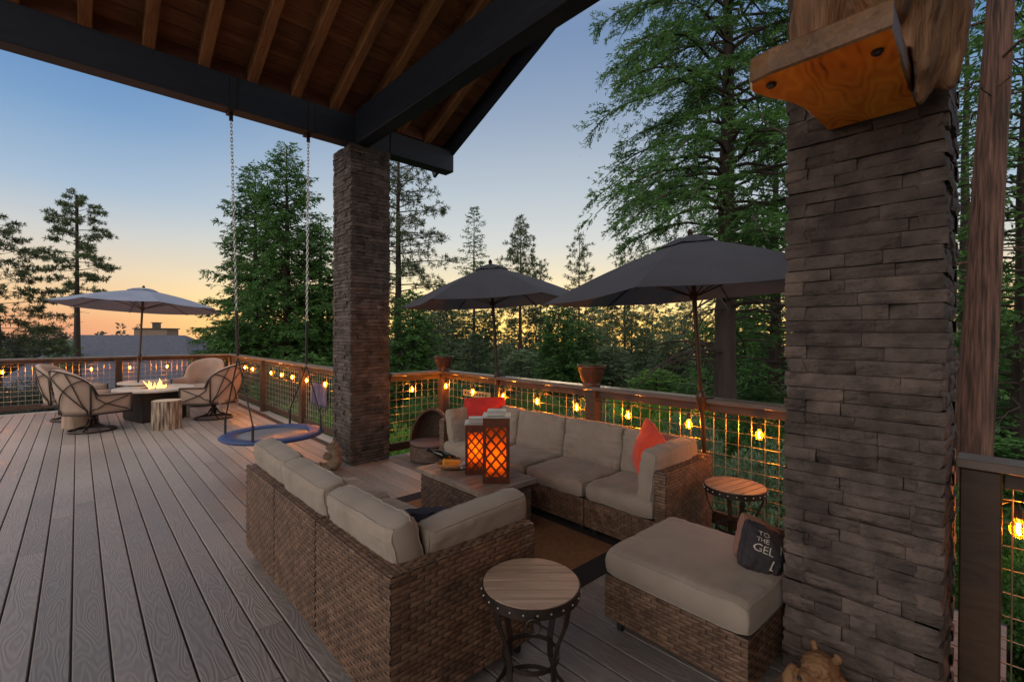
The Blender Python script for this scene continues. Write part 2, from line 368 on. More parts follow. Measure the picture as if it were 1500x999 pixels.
# ------------------------------------------------------------------ camera and render
cam = bpy.data.cameras.new('camera'); co = bpy.data.objects.new('camera', cam); COL.objects.link(co); SC.camera = co
right = Vector((.7309, -.6825, .0040)); fwd = Vector((.6825, .7309, -.0063)).normalized()
right = (right - fwd * right.dot(fwd)).normalized(); up = right.cross(fwd)
co.matrix_world = Matrix.Translation((0, 0, 1.6)) @ Matrix((right, up, -fwd)).transposed().to_4x4()
cam.sensor_width = 36; cam.lens = 681.5 / 1500 * 36; cam.shift_y = -5.86 / 1500
cam.clip_start = .05; cam.clip_end = 3000
SC.view_settings.view_transform = 'Standard'; SC.view_settings.look = 'None'; SC.view_settings.gamma = 1; SC.view_settings.use_curve_mapping = False
SC.view_settings.exposure = .45
SC.cycles.use_denoising = True
try:
    SC.cycles.denoiser = 'OPENIMAGEDENOISE'; SC.cycles.denoising_input_passes = 'RGB_ALBEDO_NORMAL'; SC.cycles.denoising_prefilter = 'ACCURATE'
except Exception: pass
SC.cycles.max_bounces = 6; SC.cycles.diffuse_bounces = 3; SC.cycles.glossy_bounces = 2; SC.cycles.transmission_bounces = 3; SC.cycles.transparent_max_bounces = 10
SC.cycles.sample_clamp_indirect = 6; SC.cycles.caustics_reflective = False; SC.cycles.caustics_refractive = False

# ------------------------------------------------------------------ sky
W = bpy.data.worlds.new('World'); SC.world = W; W.use_nodes = True
N = W.node_tree.nodes; K = W.node_tree.links; bg = N['Background']
tc = N.new('ShaderNodeTexCoord'); sp = N.new('ShaderNodeSeparateXYZ'); K.new(tc.outputs['Generated'], sp.inputs[0])
def ramp(stops, fac):
    r = N.new('ShaderNodeValToRGB'); e = r.color_ramp.elements
    e[0].position, e[0].color = stops[0][0], L(stops[0][1]); e[1].position, e[1].color = stops[-1][0], L(stops[-1][1])
    for p, c in stops[1:-1]: q = e.new(p); q.color = L(c)
    K.new(fac, r.inputs['Fac']); return r.outputs['Color']
mr = N.new('ShaderNodeMapRange'); mr.inputs['From Min'].default_value = -.12; mr.inputs['From Max'].default_value = .88; K.new(sp.outputs['Z'], mr.inputs['Value'])
zf = mr.outputs['Result']
o = .12
side = ramp([(0, (170, 120, 105)), (o - .02, (226, 158, 128)), (o + .015, (240, 172, 130)), (o + .055, (246, 204, 154)), (o + .10, (236, 214, 184)), (o + .16, (208, 209, 207)), (o + .23, (168, 190, 212)), (o + .34, (122, 160, 202)), (o + .46, (86, 132, 186)), (o + .54, (90, 130, 180)), (o + .60, (132, 154, 186)), (o + .70, (228, 224, 226)), (1, (236, 228, 226))], zf)
glow = ramp([(0, (220, 140, 60)), (o - .05, (255, 200, 104)), (o + .02, (255, 214, 122)), (o + .07, (255, 226, 160)), (o + .12, (238, 226, 194)), (o + .19, (212, 216, 214)), (o + .29, (186, 198, 208)), (o + .42, (154, 171, 194)), (o + .56, (128, 149, 182)), (o + .70, (228, 224, 226)), (1, (236, 228, 226))], zf)
dt = N.new('ShaderNodeVectorMath'); dt.operation = 'DOT_PRODUCT'; K.new(tc.outputs['Generated'], dt.inputs[0]); dt.inputs[1].default_value = (.760, .650, 0)
gf = N.new('ShaderNodeMapRange'); gf.interpolation_type = 'SMOOTHSTEP'; gf.inputs['From Min'].default_value = .62; gf.inputs['From Max'].default_value = .97; K.new(dt.outputs['Value'], gf.inputs['Value'])
mx = N.new('ShaderNodeMix'); mx.data_type = 'RGBA'; K.new(gf.outputs[0], mx.inputs['Factor']); K.new(side, mx.inputs[6])
hz = N.new('ShaderNodeMapRange'); hz.inputs['From Min'].default_value = -.02; hz.inputs['From Max'].default_value = .12; hz.inputs['To Min'].default_value = 1.7; hz.inputs['To Max'].default_value = 1.0; K.new(sp.outputs['Z'], hz.inputs['Value'])
gs = N.new('ShaderNodeVectorMath'); gs.operation = 'SCALE'; K.new(glow, gs.inputs[0]); K.new(hz.outputs[0], gs.inputs['Scale']); K.new(gs.outputs[0], mx.inputs[7])
sky = N.new('ShaderNodeTexSky'); sky.sky_type = 'NISHITA'; sky.sun_disc = False; sky.sun_elevation = math.radians(1.5); sky.sun_rotation = math.radians(49.5); sky.altitude = 1200
sk = N.new('ShaderNodeMix'); sk.data_type = 'RGBA'; sk.blend_type = 'ADD'; sk.inputs['Factor'].default_value = .012; K.new(mx.outputs[2], sk.inputs[6]); K.new(sky.outputs['Color'], sk.inputs[7])
# fill light added to the unseen sky, up to the left and behind the camera
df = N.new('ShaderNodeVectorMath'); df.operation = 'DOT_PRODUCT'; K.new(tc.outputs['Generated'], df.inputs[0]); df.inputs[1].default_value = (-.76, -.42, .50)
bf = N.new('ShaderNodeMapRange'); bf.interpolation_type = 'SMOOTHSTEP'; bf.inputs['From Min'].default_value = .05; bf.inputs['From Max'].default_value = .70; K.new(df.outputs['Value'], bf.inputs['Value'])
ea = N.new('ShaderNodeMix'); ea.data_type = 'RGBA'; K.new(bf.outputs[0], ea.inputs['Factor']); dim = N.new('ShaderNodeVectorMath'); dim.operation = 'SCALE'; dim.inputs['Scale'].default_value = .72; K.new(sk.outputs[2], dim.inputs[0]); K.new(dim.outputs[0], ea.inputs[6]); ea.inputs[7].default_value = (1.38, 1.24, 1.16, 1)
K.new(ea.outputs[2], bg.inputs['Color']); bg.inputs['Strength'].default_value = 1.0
sun = bpy.data.lights.new('sun', 'SUN'); so = bpy.data.objects.new('sun', sun); COL.objects.link(so)
sun.energy = .5; sun.angle = math.radians(12); sun.color = (1, .72, .42)
sd = Vector((.760, .650, .05)).normalized()
so.rotation_euler = (-sd).to_track_quat('-Z', 'Y').to_euler()

# ------------------------------------------------------------------ terrain
def tz(x, y):
    s = .6825 * x + .7309 * y; t = .7309 * x - .6825 * y
    z = -2.7 - .055 * max(0, min(s, 110) - 8) - .10 * max(0, min(s, 420) - 110) * (1 if t > -40 else max(0, 1 + (t + 40) / 60))
    z += .02 * max(-30, min(30, t)) * (1 if s > 0 else .3)
    z += .35 * noise.noise(Vector((x * .11, y * .11, 3))) * min(1, max(0, (s + 10) / 12))
    return z
mb = MB(); nx = 90
gx = [(-400 + 1100 * (i / nx)) for i in range(nx + 1)]
def warp(u, a): return math.copysign(abs(u) ** 2.2, u) * a
vs = []
for j in range(nx + 1):
    for i in range(nx + 1):
        x = 15 + warp(i / nx * 2 - 1, 900); y = 15 + warp(j / nx * 2 - 1, 900)
        vs.append((x, y, tz(x, y)))
fs = [(j * (nx + 1) + i, j * (nx + 1) + i + 1, (j + 1) * (nx + 1) + i + 1, (j + 1) * (nx + 1) + i) for j in range(nx) for i in range(nx)]
tag(mb.add(vs, fs).build('ground', M['ground'], smooth=True), 'sloping forest floor below the deck', 'ground', kind='structure')

# ------------------------------------------------------------------ deck
DX = -.026
mb = MB(); bw = .1452; gap = .0085
def board(x0, x1, y0, y1):
    c = .004
    pr = [(x0, -.028), (x0, -c), (x0 + c, 0), (x1 - c, 0), (x1, -c), (x1, -.028)]
    vs = [(x, y, z) for y in (y0, y1) for x, z in pr]
    fs = [(i, i + 1, i + 7, i + 6) for i in range(5)] + [(5, 4, 3, 2, 1, 0), (6, 7, 8, 9, 10, 11)]
    mb.add([(a, b, c_) for a, b, c_ in vs], fs)
k0 = -44
for k in range(k0, 28):
    x0 = DX + k * bw + gap / 2; x1 = x0 + bw - gap
    if x1 > 3.86: break
    ya, yb = (-3.2, 13.10) if x1 < 2.72 else (-3.2 if x1 < 2.8 else .0, 5.52)
    if x1 >= 2.72 and x0 < 2.72: x1 = min(x1, 2.72)
    y = ya - rnd.uniform(0, 3)
    cuts = [ya]
    while y < yb:
        y += rnd.choice((3.66, 4.88)) * rnd.uniform(.9, 1)
        if ya + .4 < y < yb - .4: cuts.append(y)
    cuts.append(yb)
    for a, b in zip(cuts[:-1], cuts[1:]): board(x0, x1, a + .002, b - .002)
tag(mb.build('deck', M['deck']), 'grey brown composite decking boards', 'deck', kind='structure')
mb = MB()
mb.b2(-6.4, 2.86, -3.2, 13.2, -.30, -.032)
mb.b2(2.862, 3.84, .0, 5.55, -.30, -.032)
tag(mb.build('deck_frame', M['black']), 'dark framing under the deck boards', 'deck', kind='structure')
mb = MB()
for a, b in ((-3.2, 5.3), (5.98, 8.9), (8.9, 12.0), (12.0, 13.1)):
    mb.b2(2.725, 2.865, a + .003, b - .003, -.03, .004, .003)
mb.b2(-6.4, 2.72, 13.105, 13.25, -.03, .004, .003)
tag(mb.build('deck_border', mat('pale border board', (.30, .27, .25), .45, var=(.36, .33, .31), vscale=5, stretch=(1, .2, 1))), 'paler border board along the railing foot', 'deck', kind='structure')

# ------------------------------------------------------------------ stone pillars
def pillar(mb, x0, x1, y0, y1, z0, z1, hc=(.045, .07), seed=1):
    r = random.Random(seed)
    def face(o, u, n, w, h, off):
        # one stone: rough split face with sides running back into the core
        nu = max(3, int(w / .045)); nv = 4; vs = []; fs = []
        V = Vector((0, 0, 1)); ph = r.uniform(0, 99)
        tl = r.uniform(-.004, .004); tu = r.uniform(-.005, .005)
        for j in range(nv + 1):
            for i in range(nu + 1):
                a, b = i / nu, j / nv
                e = 0
                if i in (0, nu): e -= .005 * r.uniform(.4, 1.5)
                if j in (0, nv): e -= .004 * r.uniform(.3, 1.4)
                d = off + e + tl * (a - .5) * 2 + tu * (b - .5) * 2 + .007 * noise.noise(Vector((a * w * 14 + ph, b * h * 26, ph))) + .004 * noise.noise(Vector((a * w * 45 + ph, b * h * 60, ph)))
                vs.append(o + u * (a * w + (r.uniform(-.002, .002) if 0 < i < nu else 0)) + V * (b * h) + n * d)
        for j in range(nv):
            for i in range(nu):
                q = j * (nu + 1) + i; fs.append((q, q + 1, q + nu + 2, q + nu + 1))
        ring = [i for i in range(nu + 1)] + [j * (nu + 1) + nu for j in range(1, nv + 1)] + [nv * (nu + 1) + i for i in range(nu - 1, -1, -1)] + [j * (nu + 1) for j in range(nv - 1, 0, -1)]
        b0 = len(vs)
        for q in ring: vs.append(vs[q] - n * (.07 + off))
        m = len(ring)
        for i in range(m): fs.append((ring[(i + 1) % m], ring[i], b0 + i, b0 + (i + 1) % m))
        mb.add(vs, fs)
    z = z0; c = 0
    while z < z1 - .01:
        h = min(r.uniform(*hc), z1 - z)
        if z1 - z - h < .02: h = z1 - z
        for (ox, oy, u, n, w, own) in ((x0, y1, Vector((0, -1, 0)), Vector((-1, 0, 0)), y1 - y0, 0), (x1, y0, Vector((0, 1, 0)), Vector((1, 0, 0)), y1 - y0, 0),
                                       (x0, y0, Vector((1, 0, 0)), Vector((0, -1, 0)), x1 - x0, 1), (x1, y1, Vector((-1, 0, 0)), Vector((0, 1, 0)), x1 - x0, 1)):
            ext = .008 if (c + own) % 2 == 0 else -.004
            a = -ext; end = w + ext
            while a < end - .01:
                l = r.choice((.09, .13, .18, .22, .28, .34, .42))
                if end - a - l < .07: l = end - a
                face(Vector((ox, oy, z + .0015)) + u * (a + .001), u, n, l - .002, h - .003, r.uniform(-.006, .012))
                a += l
        z += h; c += 1
    mb.b2(x0 + .022, x1 - .022, y0 + .022, y1 - .022, z0, z1 - .004)
mb = MB(); pillar(mb, 2.41, 2.92, 5.43, 5.955, 0, 3.90, (.034, .054), 3)
tag(mb.build('stone_pillar', M['stone']), 'far stacked stone pillar holding up the roof corner behind the tan sofa', 'pillar')
mb = MB(); pillar(mb, 2.412, 2.94, .172, .712, 0, 5.4, (.050, .068), 11)
tag(mb.build('stone_pillar', M['stone']), 'near stacked stone pillar at the right with the carved wood shelf on it', 'pillar')

# ------------------------------------------------------------------ roof
roof = thing('porch_roof', 'timber porch roof of dark beams, rafters and planks overhead', 'porch roof', (0, 5.5, 3.9))
SL = .455
def zr(y): return 4.245 + SL * (5.45 - y)
mb = MB(); mb.b2(-3.2, 2.935, 5.455, 5.64, 3.90, 4.235, .006); mb.build('eave_beam', M['beamy'], roof)
mb = MB(); mb.b2(2.938, 3.935, 5.45, 5.645, 3.905, 4.20, .006); mb.build('beam_end', M['beamy'], roof)
mb = MB(); mb.b2(2.465, 2.64, -3.2, 5.452, 3.897, 4.30, .006); mb.build('side_beam', M['beam'], roof)
ye, yr = 5.95, -3.2
for k in range(-7, 9):
    x = .05 + .4345 * k
    m2 = MB(); m2.beam((x, ye, zr(ye) + .075), (x, yr, zr(yr) + .075), .095, .15, .008); m2.build('rafter', M['rafter'], roof)
mb = MB(); mb.beam((3.915, ye + .02, zr(ye + .02) + .05), (3.915, yr, zr(yr) + .05), .045, .27, .004); mb.build('fascia', M['beam'], roof)
mb = MB(); y = ye
while y > yr:
    y2 = y - .152
    x = -3.2
    while x < 3.89:
        l = min(rnd.uniform(2.4, 4.2), 3.89 - x)
        if 3.89 - x - l < .5: l = 3.89 - x
        za, zb = zr(y - .003) + .17, zr(y2 + .003) + .17
        mb.add([(x, y - .003, za), (x + l - .002, y - .003, za), (x + l - .002, y2 + .003, zb), (x, y2 + .003, zb),
                (x, y - .003, za + .03), (x + l - .002, y - .003, za + .03), (x + l - .002, y2 + .003, zb + .03), (x, y2 + .003, zb + .03)],
               [(0, 1, 2, 3), (7, 6, 5, 4), (0, 4, 5, 1), (1, 5, 6, 2), (2, 6, 7, 3), (3, 7, 4, 0)])
        x += l
    y = y2
mb.build('roof_planks', M['plank'], roof)
mb = MB()
for a, b in ((-3.2, 3.89),):
    za, zb = zr(ye) + .21, zr(yr) + .21
    mb.add([(a, ye, za), (b, ye, za), (b, yr, zb), (a, yr, zb), (a, ye, za + .04), (b, ye, za + .04), (b, yr, zb + .04), (a, yr, zb + .04)],
           [(0, 1, 2, 3), (7, 6, 5, 4), (0, 4, 5, 1), (1, 5, 6, 2), (2, 6, 7, 3), (3, 7, 4, 0)])
mb.build('roof_covering', M['roof'], roof)
mb = MB()
for k in range(-7, 8):
    x = .05 + .4345 * k
    mb.b2(x + .05, x + .382, 5.50, 5.535, 4.238, zr(5.5) + .165)
mb.build('blocking', M['fasciablock'], roof)

mb = MB(); mb.b2(-3.2, 3.9, -3.45, -3.22, .005, 8.0); mb.build('light_block_wall', M['wall'], roof)  # unseen wall behind the camera, added to block sky light from the back

# ------------------------------------------------------------------ railings and string lights
CAPZ = 1.085
def wire_panel(p, q, z0, z1, parent, ph=0.0):
    p, q = Vector(p), Vector(q); d = q - p; Ln = d.length; d.normalize(); mb = MB(); s = .0966
    n = int(Ln / s)
    r = .0028
    for i in range(n + 1):
        c = p + d * min(Ln, (i + ph) * s); mb.tube([c + Vector((0, 0, z0)), c + Vector((0, 0, z1))], r, 4, False)
    for j in range(int((z1 - z0) / s) + 1):
        z = z1 - .045 - j * s
        if z < z0: break
        mb.tube([p + Vector((0, 0, z)) + d.cross(Vector((0, 0, 1))) * .005, q + Vector((0, 0, z)) + d.cross(Vector((0, 0, 1))) * .005], r, 4, False)
    mb.build('wire_panel', M['wire'], parent)
def railing(label, a, b, posts, caps=None, ends=(0, 0)):
    a, b = Vector(a), Vector(b); d = (b - a).normalized(); n = d.cross(Vector((0, 0, 1)))
    t = thing('deck_railing', label, 'railing', tuple(a), 0, 'railings round the deck')
    mb = MB(); mb.beam(a - d * ends[0] + Vector((0, 0, CAPZ - .019)), b + d * ends[1] + Vector((0, 0, CAPZ - .019)), .155, .038, .004)
    mb.build('cap_rail', M['cap'], t)
    ps = [a + d * x for x in posts]
    for p in ps:
        mb = MB(); mb.box(p + Vector((0, 0, (CAPZ - .041) / 2)), (.125, .125, CAPZ - .041), None, .006); mb.build('post', M['rail'], t)
    pts = sorted(set([0.0] + [x for x in posts] + [(b - a).length]))
    for x0, x1 in zip(pts[:-1], pts[1:]):
        if x1 - x0 < .25: continue
        e0 = .066 if x0 in posts else 0.002; e1 = .066 if x1 in posts else .002
        p, q = a + d * (x0 + e0), a + d * (x1 - e1)
        mb = MB(); mb.beam(p + Vector((0, 0, 1.01)), q + Vector((0, 0, 1.01)), .04, .07, .004); mb.build('top_rail', M['rail'], t)
        mb = MB(); mb.beam(p + Vector((0, 0, .125)), q + Vector((0, 0, .125)), .04, .10, .004); mb.build('bottom_rail', M['rail'], t)
        wire_panel(p, q, .175, .974, t)
    return t
RX, LX, RY, FY = 3.785, 2.79, 5.47, 13.17
railing('brown railing with square wire mesh behind the long sofa', (RX, .48, 0), (RX, RY, 0), [2.37, 4.99], ends=(0, .0775))
railing('short wire mesh railing between the far stone pillar and the corner planter', (2.945, RY, 0), (RX - .08, RY, 0), [])
railing('long wire mesh railing past the blue swing on the left side of the deck', (LX, 5.98, 0), (LX, FY, 0), [2.17, 4.43, 7.18], ends=(0, .0775))
railing('wire mesh railing along the far end of the deck behind the fire table', (-6.2, FY, 0), (LX - .08, FY, 0), [1.0, 2.95, 4.9, 6.85])
railing('wire mesh railing right of the near stone pillar', (LX, -2.6, 0), (LX, .155, 0), [.3, 2.68])
def bulb_string(label, pts, zs, cable):
    t = thing('string_light', label, 'string light', tuple(pts[0]), 0, 'strings of bulbs along the railings')
    mb = MB(); c = []
    P = [Vector(p) for p in cable]
    for p, q in zip(P[:-1], P[1:]):
        k = max(2, int((q - p).length / .08))
        for i in range(k):
            s = i / k; c.append(p.lerp(q, s) - Vector((0, 0, .02 * math.sin(PI * s))))
    c.append(P[-1]); mb.tube(c, .004, 5); mb.build('cable', M['black'], t)
    for p in pts:
        p = Vector(p); mb = MB()
        mb.tube([p + Vector((0, 0, .11)), p + Vector((0, 0, .065))], .003, 5)
        mb.lathe([(.006, .075), (.014, .07), (.015, .032), (.011, .028)], p, 10); sk_ = mb.build('socket', M['black'], t, smooth=False)
        g = MB(); g.lathe([(.011, .03), (.018, .018), (.028, -.005), (.030, -.022), (.022, -.045), (.0005, -.055)], p, 12, cap=False)
        b_ = g.build('bulb', M['glass'], t, smooth=True)
        f = MB(); f.tube([p + Vector((.004, 0, .008)), p + Vector((-.002, .003, -.016)), p + Vector((.004, -.002, -.038))], .0052, 6); f.build('filament', M['bulbglow'], b_)
BX = RX - .045; bz = .855
ys = [4.74, 4.158, 3.59, 3.028, 2.42, 1.832, 1.282, .75]
bulb_string('string of glowing bulbs hung behind the long sofa', [(BX, y, bz + .01) for y in ys], None, [(BX, 5.4, .96)] + [(BX, y, .965) for y in ys] + [(BX, .5, .965)])
bulb_string('two glowing bulbs by the corner planter at the pillar railing', [(3.25, RY - .045, bz + .015), (RX - .10, RY - .20, .90)], None, [(2.96, RY - .045, .965), (3.25, RY - .045, .965), (RX - .10, RY - .1, 1.0), (RX - .10, RY - .20, 1.01), (BX, 5.1, .965)])
ys = [6.45, 7.087, 7.864, 8.561, 9.157, 9.778, 10.42, 11.078, 11.72, 12.36]
bulb_string('string of glowing bulbs on the railing past the blue swing', [(LX - .05, y, bz - .012) for y in ys], None, [(LX - .045, 6.0, .965)] + [(LX - .045, y, .965) for y in ys] + [(LX - .045, 13.0, .965)])
xs = [-2.9, -2.3, -1.67, -1.054, -.433, .209, .834, 1.492, 2.09, 2.6]
bulb_string('string of glowing bulbs on the far railing behind the fire table', [(x, FY - .05, bz - .008) for x in xs], None, [(-6, FY - .045, .965)] + [(x, FY - .045, .965) for x in xs])
bulb_string('round amber bulb hanging on the railing right of the near pillar', [(LX + .06, -.03, .815), (LX + .06, -.62, .815)], None, [(LX + .05, .08, .90), (LX + .06, -.03, .925), (LX + .06, -.62, .925)])

# ------------------------------------------------------------------ wicker and cushions
def weave(mb, o, U, V, w, h, cu=.062, cv=.021, bump=.006):
    o, U, V = Vector(o), Vector(U).normalized(), Vector(V).normalized(); n = U.cross(V)
    rows = max(1, round(h / cv)); cv = h / rows; cols = max(1, round(w / cu)); cu = w / cols
    for j in range(rows):
        off = (j % 2) * .5
        for i in range(-1, cols + 1):
            a, b = (i + off) * cu, (i + off + 1) * cu
            a2, b2 = max(0, a), min(w, b)
            if b2 - a2 < .004: continue
            vs = []; js = rnd.uniform(-.0012, .0012)
            for q in range(5):
                x = a2 + (b2 - a2) * q / 4; t = (x - a) / cu
                e = bump * (math.sin(PI * min(1, max(0, t))) ** .7) - .001 + js
                for z, k in ((.04, .55), (.5, 1), (.96, .55)):
                    vs.append(o + U * x + V * ((j + z) * cv) + n * (e * k + .0005))
            mb.add(vs, [(q * 3 + z, q * 3 + 3 + z, q * 3 + 4 + z, q * 3 + 1 + z) for q in range(4) for z in range(2)])
def wbox(mb, core, x0, x1, y0, y1, z0, z1, faces, cu=.062, cv=.021):
    core.b2(x0, x1, y0, y1, z0, z1)
    for f in faces:
        if f == '-x': weave(mb, (x0, y1, z0), (0, -1, 0), (0, 0, 1), y1 - y0, z1 - z0, cu, cv)
        if f == '+x': weave(mb, (x1, y0, z0), (0, 1, 0), (0, 0, 1), y1 - y0, z1 - z0, cu, cv)
        if f == '-y': weave(mb, (x0, y0, z0), (1, 0, 0), (0, 0, 1), x1 - x0, z1 - z0, cu, cv)
        if f == '+y': weave(mb, (x1, y1, z0), (-1, 0, 0), (0, 0, 1), x1 - x0, z1 - z0, cu, cv)
        if f == '+zx': weave(mb, (x0, y0, z1), (1, 0, 0), (0, 1, 0), x1 - x0, y1 - y0, cu, cv)
        if f == '+zy': weave(mb, (x1, y0, z1), (0, 1, 0), (-1, 0, 0), y1 - y0, x1 - x0, cu, cv)
def cushion_fn(w, d, t, seed, puff=.35, wr=1.0, k=7):
    r = random.Random(seed); ph = r.uniform(0, 100)
    def f(u, v, s):
        # u,v in -1..1, s=+1 top, -1 bottom -> local point
        eu, ev = 1 - abs(u) ** k, 1 - abs(v) ** k
        e = max(0, eu * ev) ** .33
        h = t / 2 * (1 - puff + puff * (1 - u * u) * (1 - v * v) + 0) * e
        edge = max(abs(u), abs(v))
        n1 = noise.noise(Vector((u * 2.2 + ph, v * 2.2, s * 3 + ph)))
        # gathers running in from the seams
        nv = noise.noise(Vector((u * w * 28 + ph, v * 1.6, ph))) * max(0, abs(v) - .25) + noise.noise(Vector((u * 1.6, v * d * 28 + ph, ph + 9))) * max(0, abs(u) - .25)
        dia = noise.noise(Vector(((u + v) * 4 + ph, (u - v) * 1.1, ph + 4)))
        if s < 0: h = t / 2 * max(0, eu * ev) ** .22 * (1 if puff < .5 else .75 + .25 * e) if puff < .5 else h
        h += e * (.010 * n1 + .020 * wr * nv + .008 * wr * dia) * min(1, t / .12) * (1 if s > 0 else .5)
        shr = 1 - .02 * (1 - abs(u)) * abs(v) ** 4
        cx = w / 2 * u * (1 - .025 * v * v * (1 if wr else 0)); cy = d / 2 * v * (1 - .025 * u * u * (1 if wr else 0))
        cx += .005 * wr * noise.noise(Vector((v * 3, ph, s))) ; cy += .005 * wr * noise.noise(Vector((u * 3, ph + 7, s)))
        return Vector((cx, cy, s * h))
    return f
def cushion(mb, w, d, t, Mx, seed, puff=.35, wr=1.0, n=44, k=7):
    f = cushion_fn(w, d, t, seed, puff, wr, k)
    def g(i):  # denser near the edges
        a = i / n * 2 - 1; return math.sin(a * PI / 2) * .55 + a * .45
    vs = []; fs = []; top = {}; bot = {}
    for j in range(n + 1):
        for i in range(n + 1):
            top[i, j] = len(vs); vs.append(Mx @ f(g(i), g(j), 1))
    for j in range(n + 1):
        for i in range(n + 1):
            if i in (0, n) or j in (0, n): bot[i, j] = top[i, j]
            else: bot[i, j] = len(vs); vs.append(Mx @ f(g(i), g(j), -1))
    for j in range(n):
        for i in range(n):
            fs.append((top[i, j], top[i + 1, j], top[i + 1, j + 1], top[i, j + 1]))
            fs.append((bot[i, j], bot[i, j + 1], bot[i + 1, j + 1], bot[i + 1, j]))
    mb.add(vs, fs)
    if n >= 40:  # welted seams round the top and bottom panels
        q = .968; ring = [(-q + 2 * q * i / 18, -q) for i in range(18)] + [(q, -q + 2 * q * i / 18) for i in range(18)] + [(q - 2 * q * i / 18, q) for i in range(18)] + [(-q, q - 2 * q * i / 18) for i in range(18)]
        for s_ in (1, -1): mb.tube([Mx @ f(u, v, s_) for u, v in ring], .0042, 6, closed=True)
    return mb
def frameM(c, U, V):
    U, V = Vector(U).normalized(), Vector(V); V = (V - U * V.dot(U)).normalized(); n = U.cross(V)
    return Matrix.Translation(c) @ Matrix((U, V, n)).transposed().to_4x4()
def cush(name, parent, w, d, t, c, U, V, seed, m='cushion', puff=.35, wr=1.0, k=7, n=44):
    mb = MB(); cushion(mb, w, d, t, frameM(c, U, V), seed, puff, wr, n, k)
    return mb.build(name, M[m], parent, smooth=True)

TOP = .65; SEATZ = .29
def sofa_module(label, x0, x1, y0, y1, back, arm, seed, group, seat_c):
    """back: '-x' or '+x'; arm None, '-y', '+y'"""
    t = thing('wicker_sofa_section', label, 'sofa', ((x0 + x1) / 2, (y0 + y1) / 2, 0), 0, group)
    w = MB(); core = MB(); bt = .085
    y0 += .006; y1 -= .006
    xb0, xb1 = (x0, x0 + bt) if back == '-x' else (x1 - bt, x1)
    s0, s1 = (x0 + bt, x1) if back == '-x' else (x0, x1 - bt)
    f = ['+x' if back == '-x' else '-x']
    ya, yb = y0, y1
    if arm == '-y': ya = y0 + bt
    if arm == '+y': yb = y1 - bt
    wbox(w, core, s0, s1, ya, yb, .075, SEATZ, f + ([] if arm == '-y' else ['-y']) + ([] if arm == '+y' else ['+y']))
    outer = '-x' if back == '-x' else '+x'; inner = '+x' if back == '-x' else '-x'
    wbox(w, core, xb0, xb1, y0, y1, .075, TOP, [outer, '-y', '+y', '+zy', inner])
    if arm:
        a0, a1 = (y0, y0 + bt) if arm == '-y' else (y1 - bt, y1)
        wbox(w, core, s0 + (.001 if back == '-x' else 0), s1 - (0 if back == '-x' else .001), a0, a1, .076, TOP - .001, ['-y', '+y', '+zx', inner])
    w.build('wicker_frame', M['wicker'], t); core.build('frame_core', M['wickerd'], t)
    for fx in (x0 + .06, x1 - .06):
        for fy in (y0 + .06, y1 - .06):
            q = MB(); q.lathe([(.018, .0), (.022, .01), (.022, .078)], (fx, fy, 0), 10); q.build('leg', M['black'], t)
    sw = s1 - s0 - .005; sl = yb - ya - .006
    fz = SEATZ + .072
    cush('seat_cushion', t, sw + .02, sl, .15, ((s0 + s1) / 2 + (.012 if back == '-x' else -.012), (ya + yb) / 2, fz), (1, 0, 0), (0, 1, 0), seed, puff=.16, wr=.9, k=16)
    return t, (s0, s1, ya, yb)
g1 = 'sections of the sofa seen from behind'
g2 = 'sections of the long sofa along the railing'
X0, X1 = .885, 1.68
mods = [(2.405, 1.625, '-y', 'near corner section of the sofa seen from behind, next to the round slatted table'),
        (3.085, 2.405, None, 'middle section of the sofa seen from behind'),
        (3.745, 3.085, None, 'far end section of the sofa seen from behind, nearest the stone bear figure')]
for i, (yb, ya, arm, lab) in enumerate(mods):
    t, (s0, s1, a, b) = sofa_module(lab, X0, X1, ya, yb, '-x', arm, 20 + i, g1, None)
    wd = (b - a) + (.02 if i == 0 else .02)
    cush('back_cushion', t, wd, .42, .19, (s0 + .075 - .012 * (i == 1), (a + b) / 2 + (.0 if i else .0), .600 + .008 * i), (0, 1, .02 * (i - 1)), (-.20, 0, 1), 40 + i, puff=.30, wr=1.05, k=12)
    if arm:
        cush('arm_cushion', t, .62, .38, .18, (s0 + .44, a + .085, .585), (-1, 0, -.05), (0, -.16, 1), 47, puff=.30, wr=1.05, k=12)
B0, B1 = 2.95, 3.675
mods = [(2.31, 1.60, '-y', 'right end section of the long sofa with the orange red pillow'),
        (2.97, 2.31, None, 'second section from the right of the long sofa along the railing'),
        (3.63, 2.97, None, 'third section from the right of the long sofa along the railing, behind the tall lantern'),
        (4.345, 3.63, '+y', 'left end section of the long sofa, under the dark red pillow')]
for i, (yb, ya, arm, lab) in enumerate(mods):
    t, (s0, s1, a, b) = sofa_module(lab, B0, B1, ya, yb, '+x', arm, 60 + i, g2, None)
    cush('back_cushion', t, (b - a) + .015, .40, .18, (s1 - .075, (a + b) / 2, .585 + .006 * (i % 2)), (0, -1, .015), (.18, 0, 1), 80 + i, puff=.32, wr=1.05, k=12)
    if arm == '-y':
        cush('arm_cushion', t, .56, .40, .17, (s0 + .27, a + .075, .585), (-1, .03, -.03), (0, -.14, 1), 91, puff=.32, wr=1.05, k=12)
    if arm == '+y':
        cush('arm_cushion', t, .50, .40, .16, (s0 + .27, b - .08, .575), (1, 0, 0), (0, .2, 1), 92, puff=.32, wr=1.2, k=11)
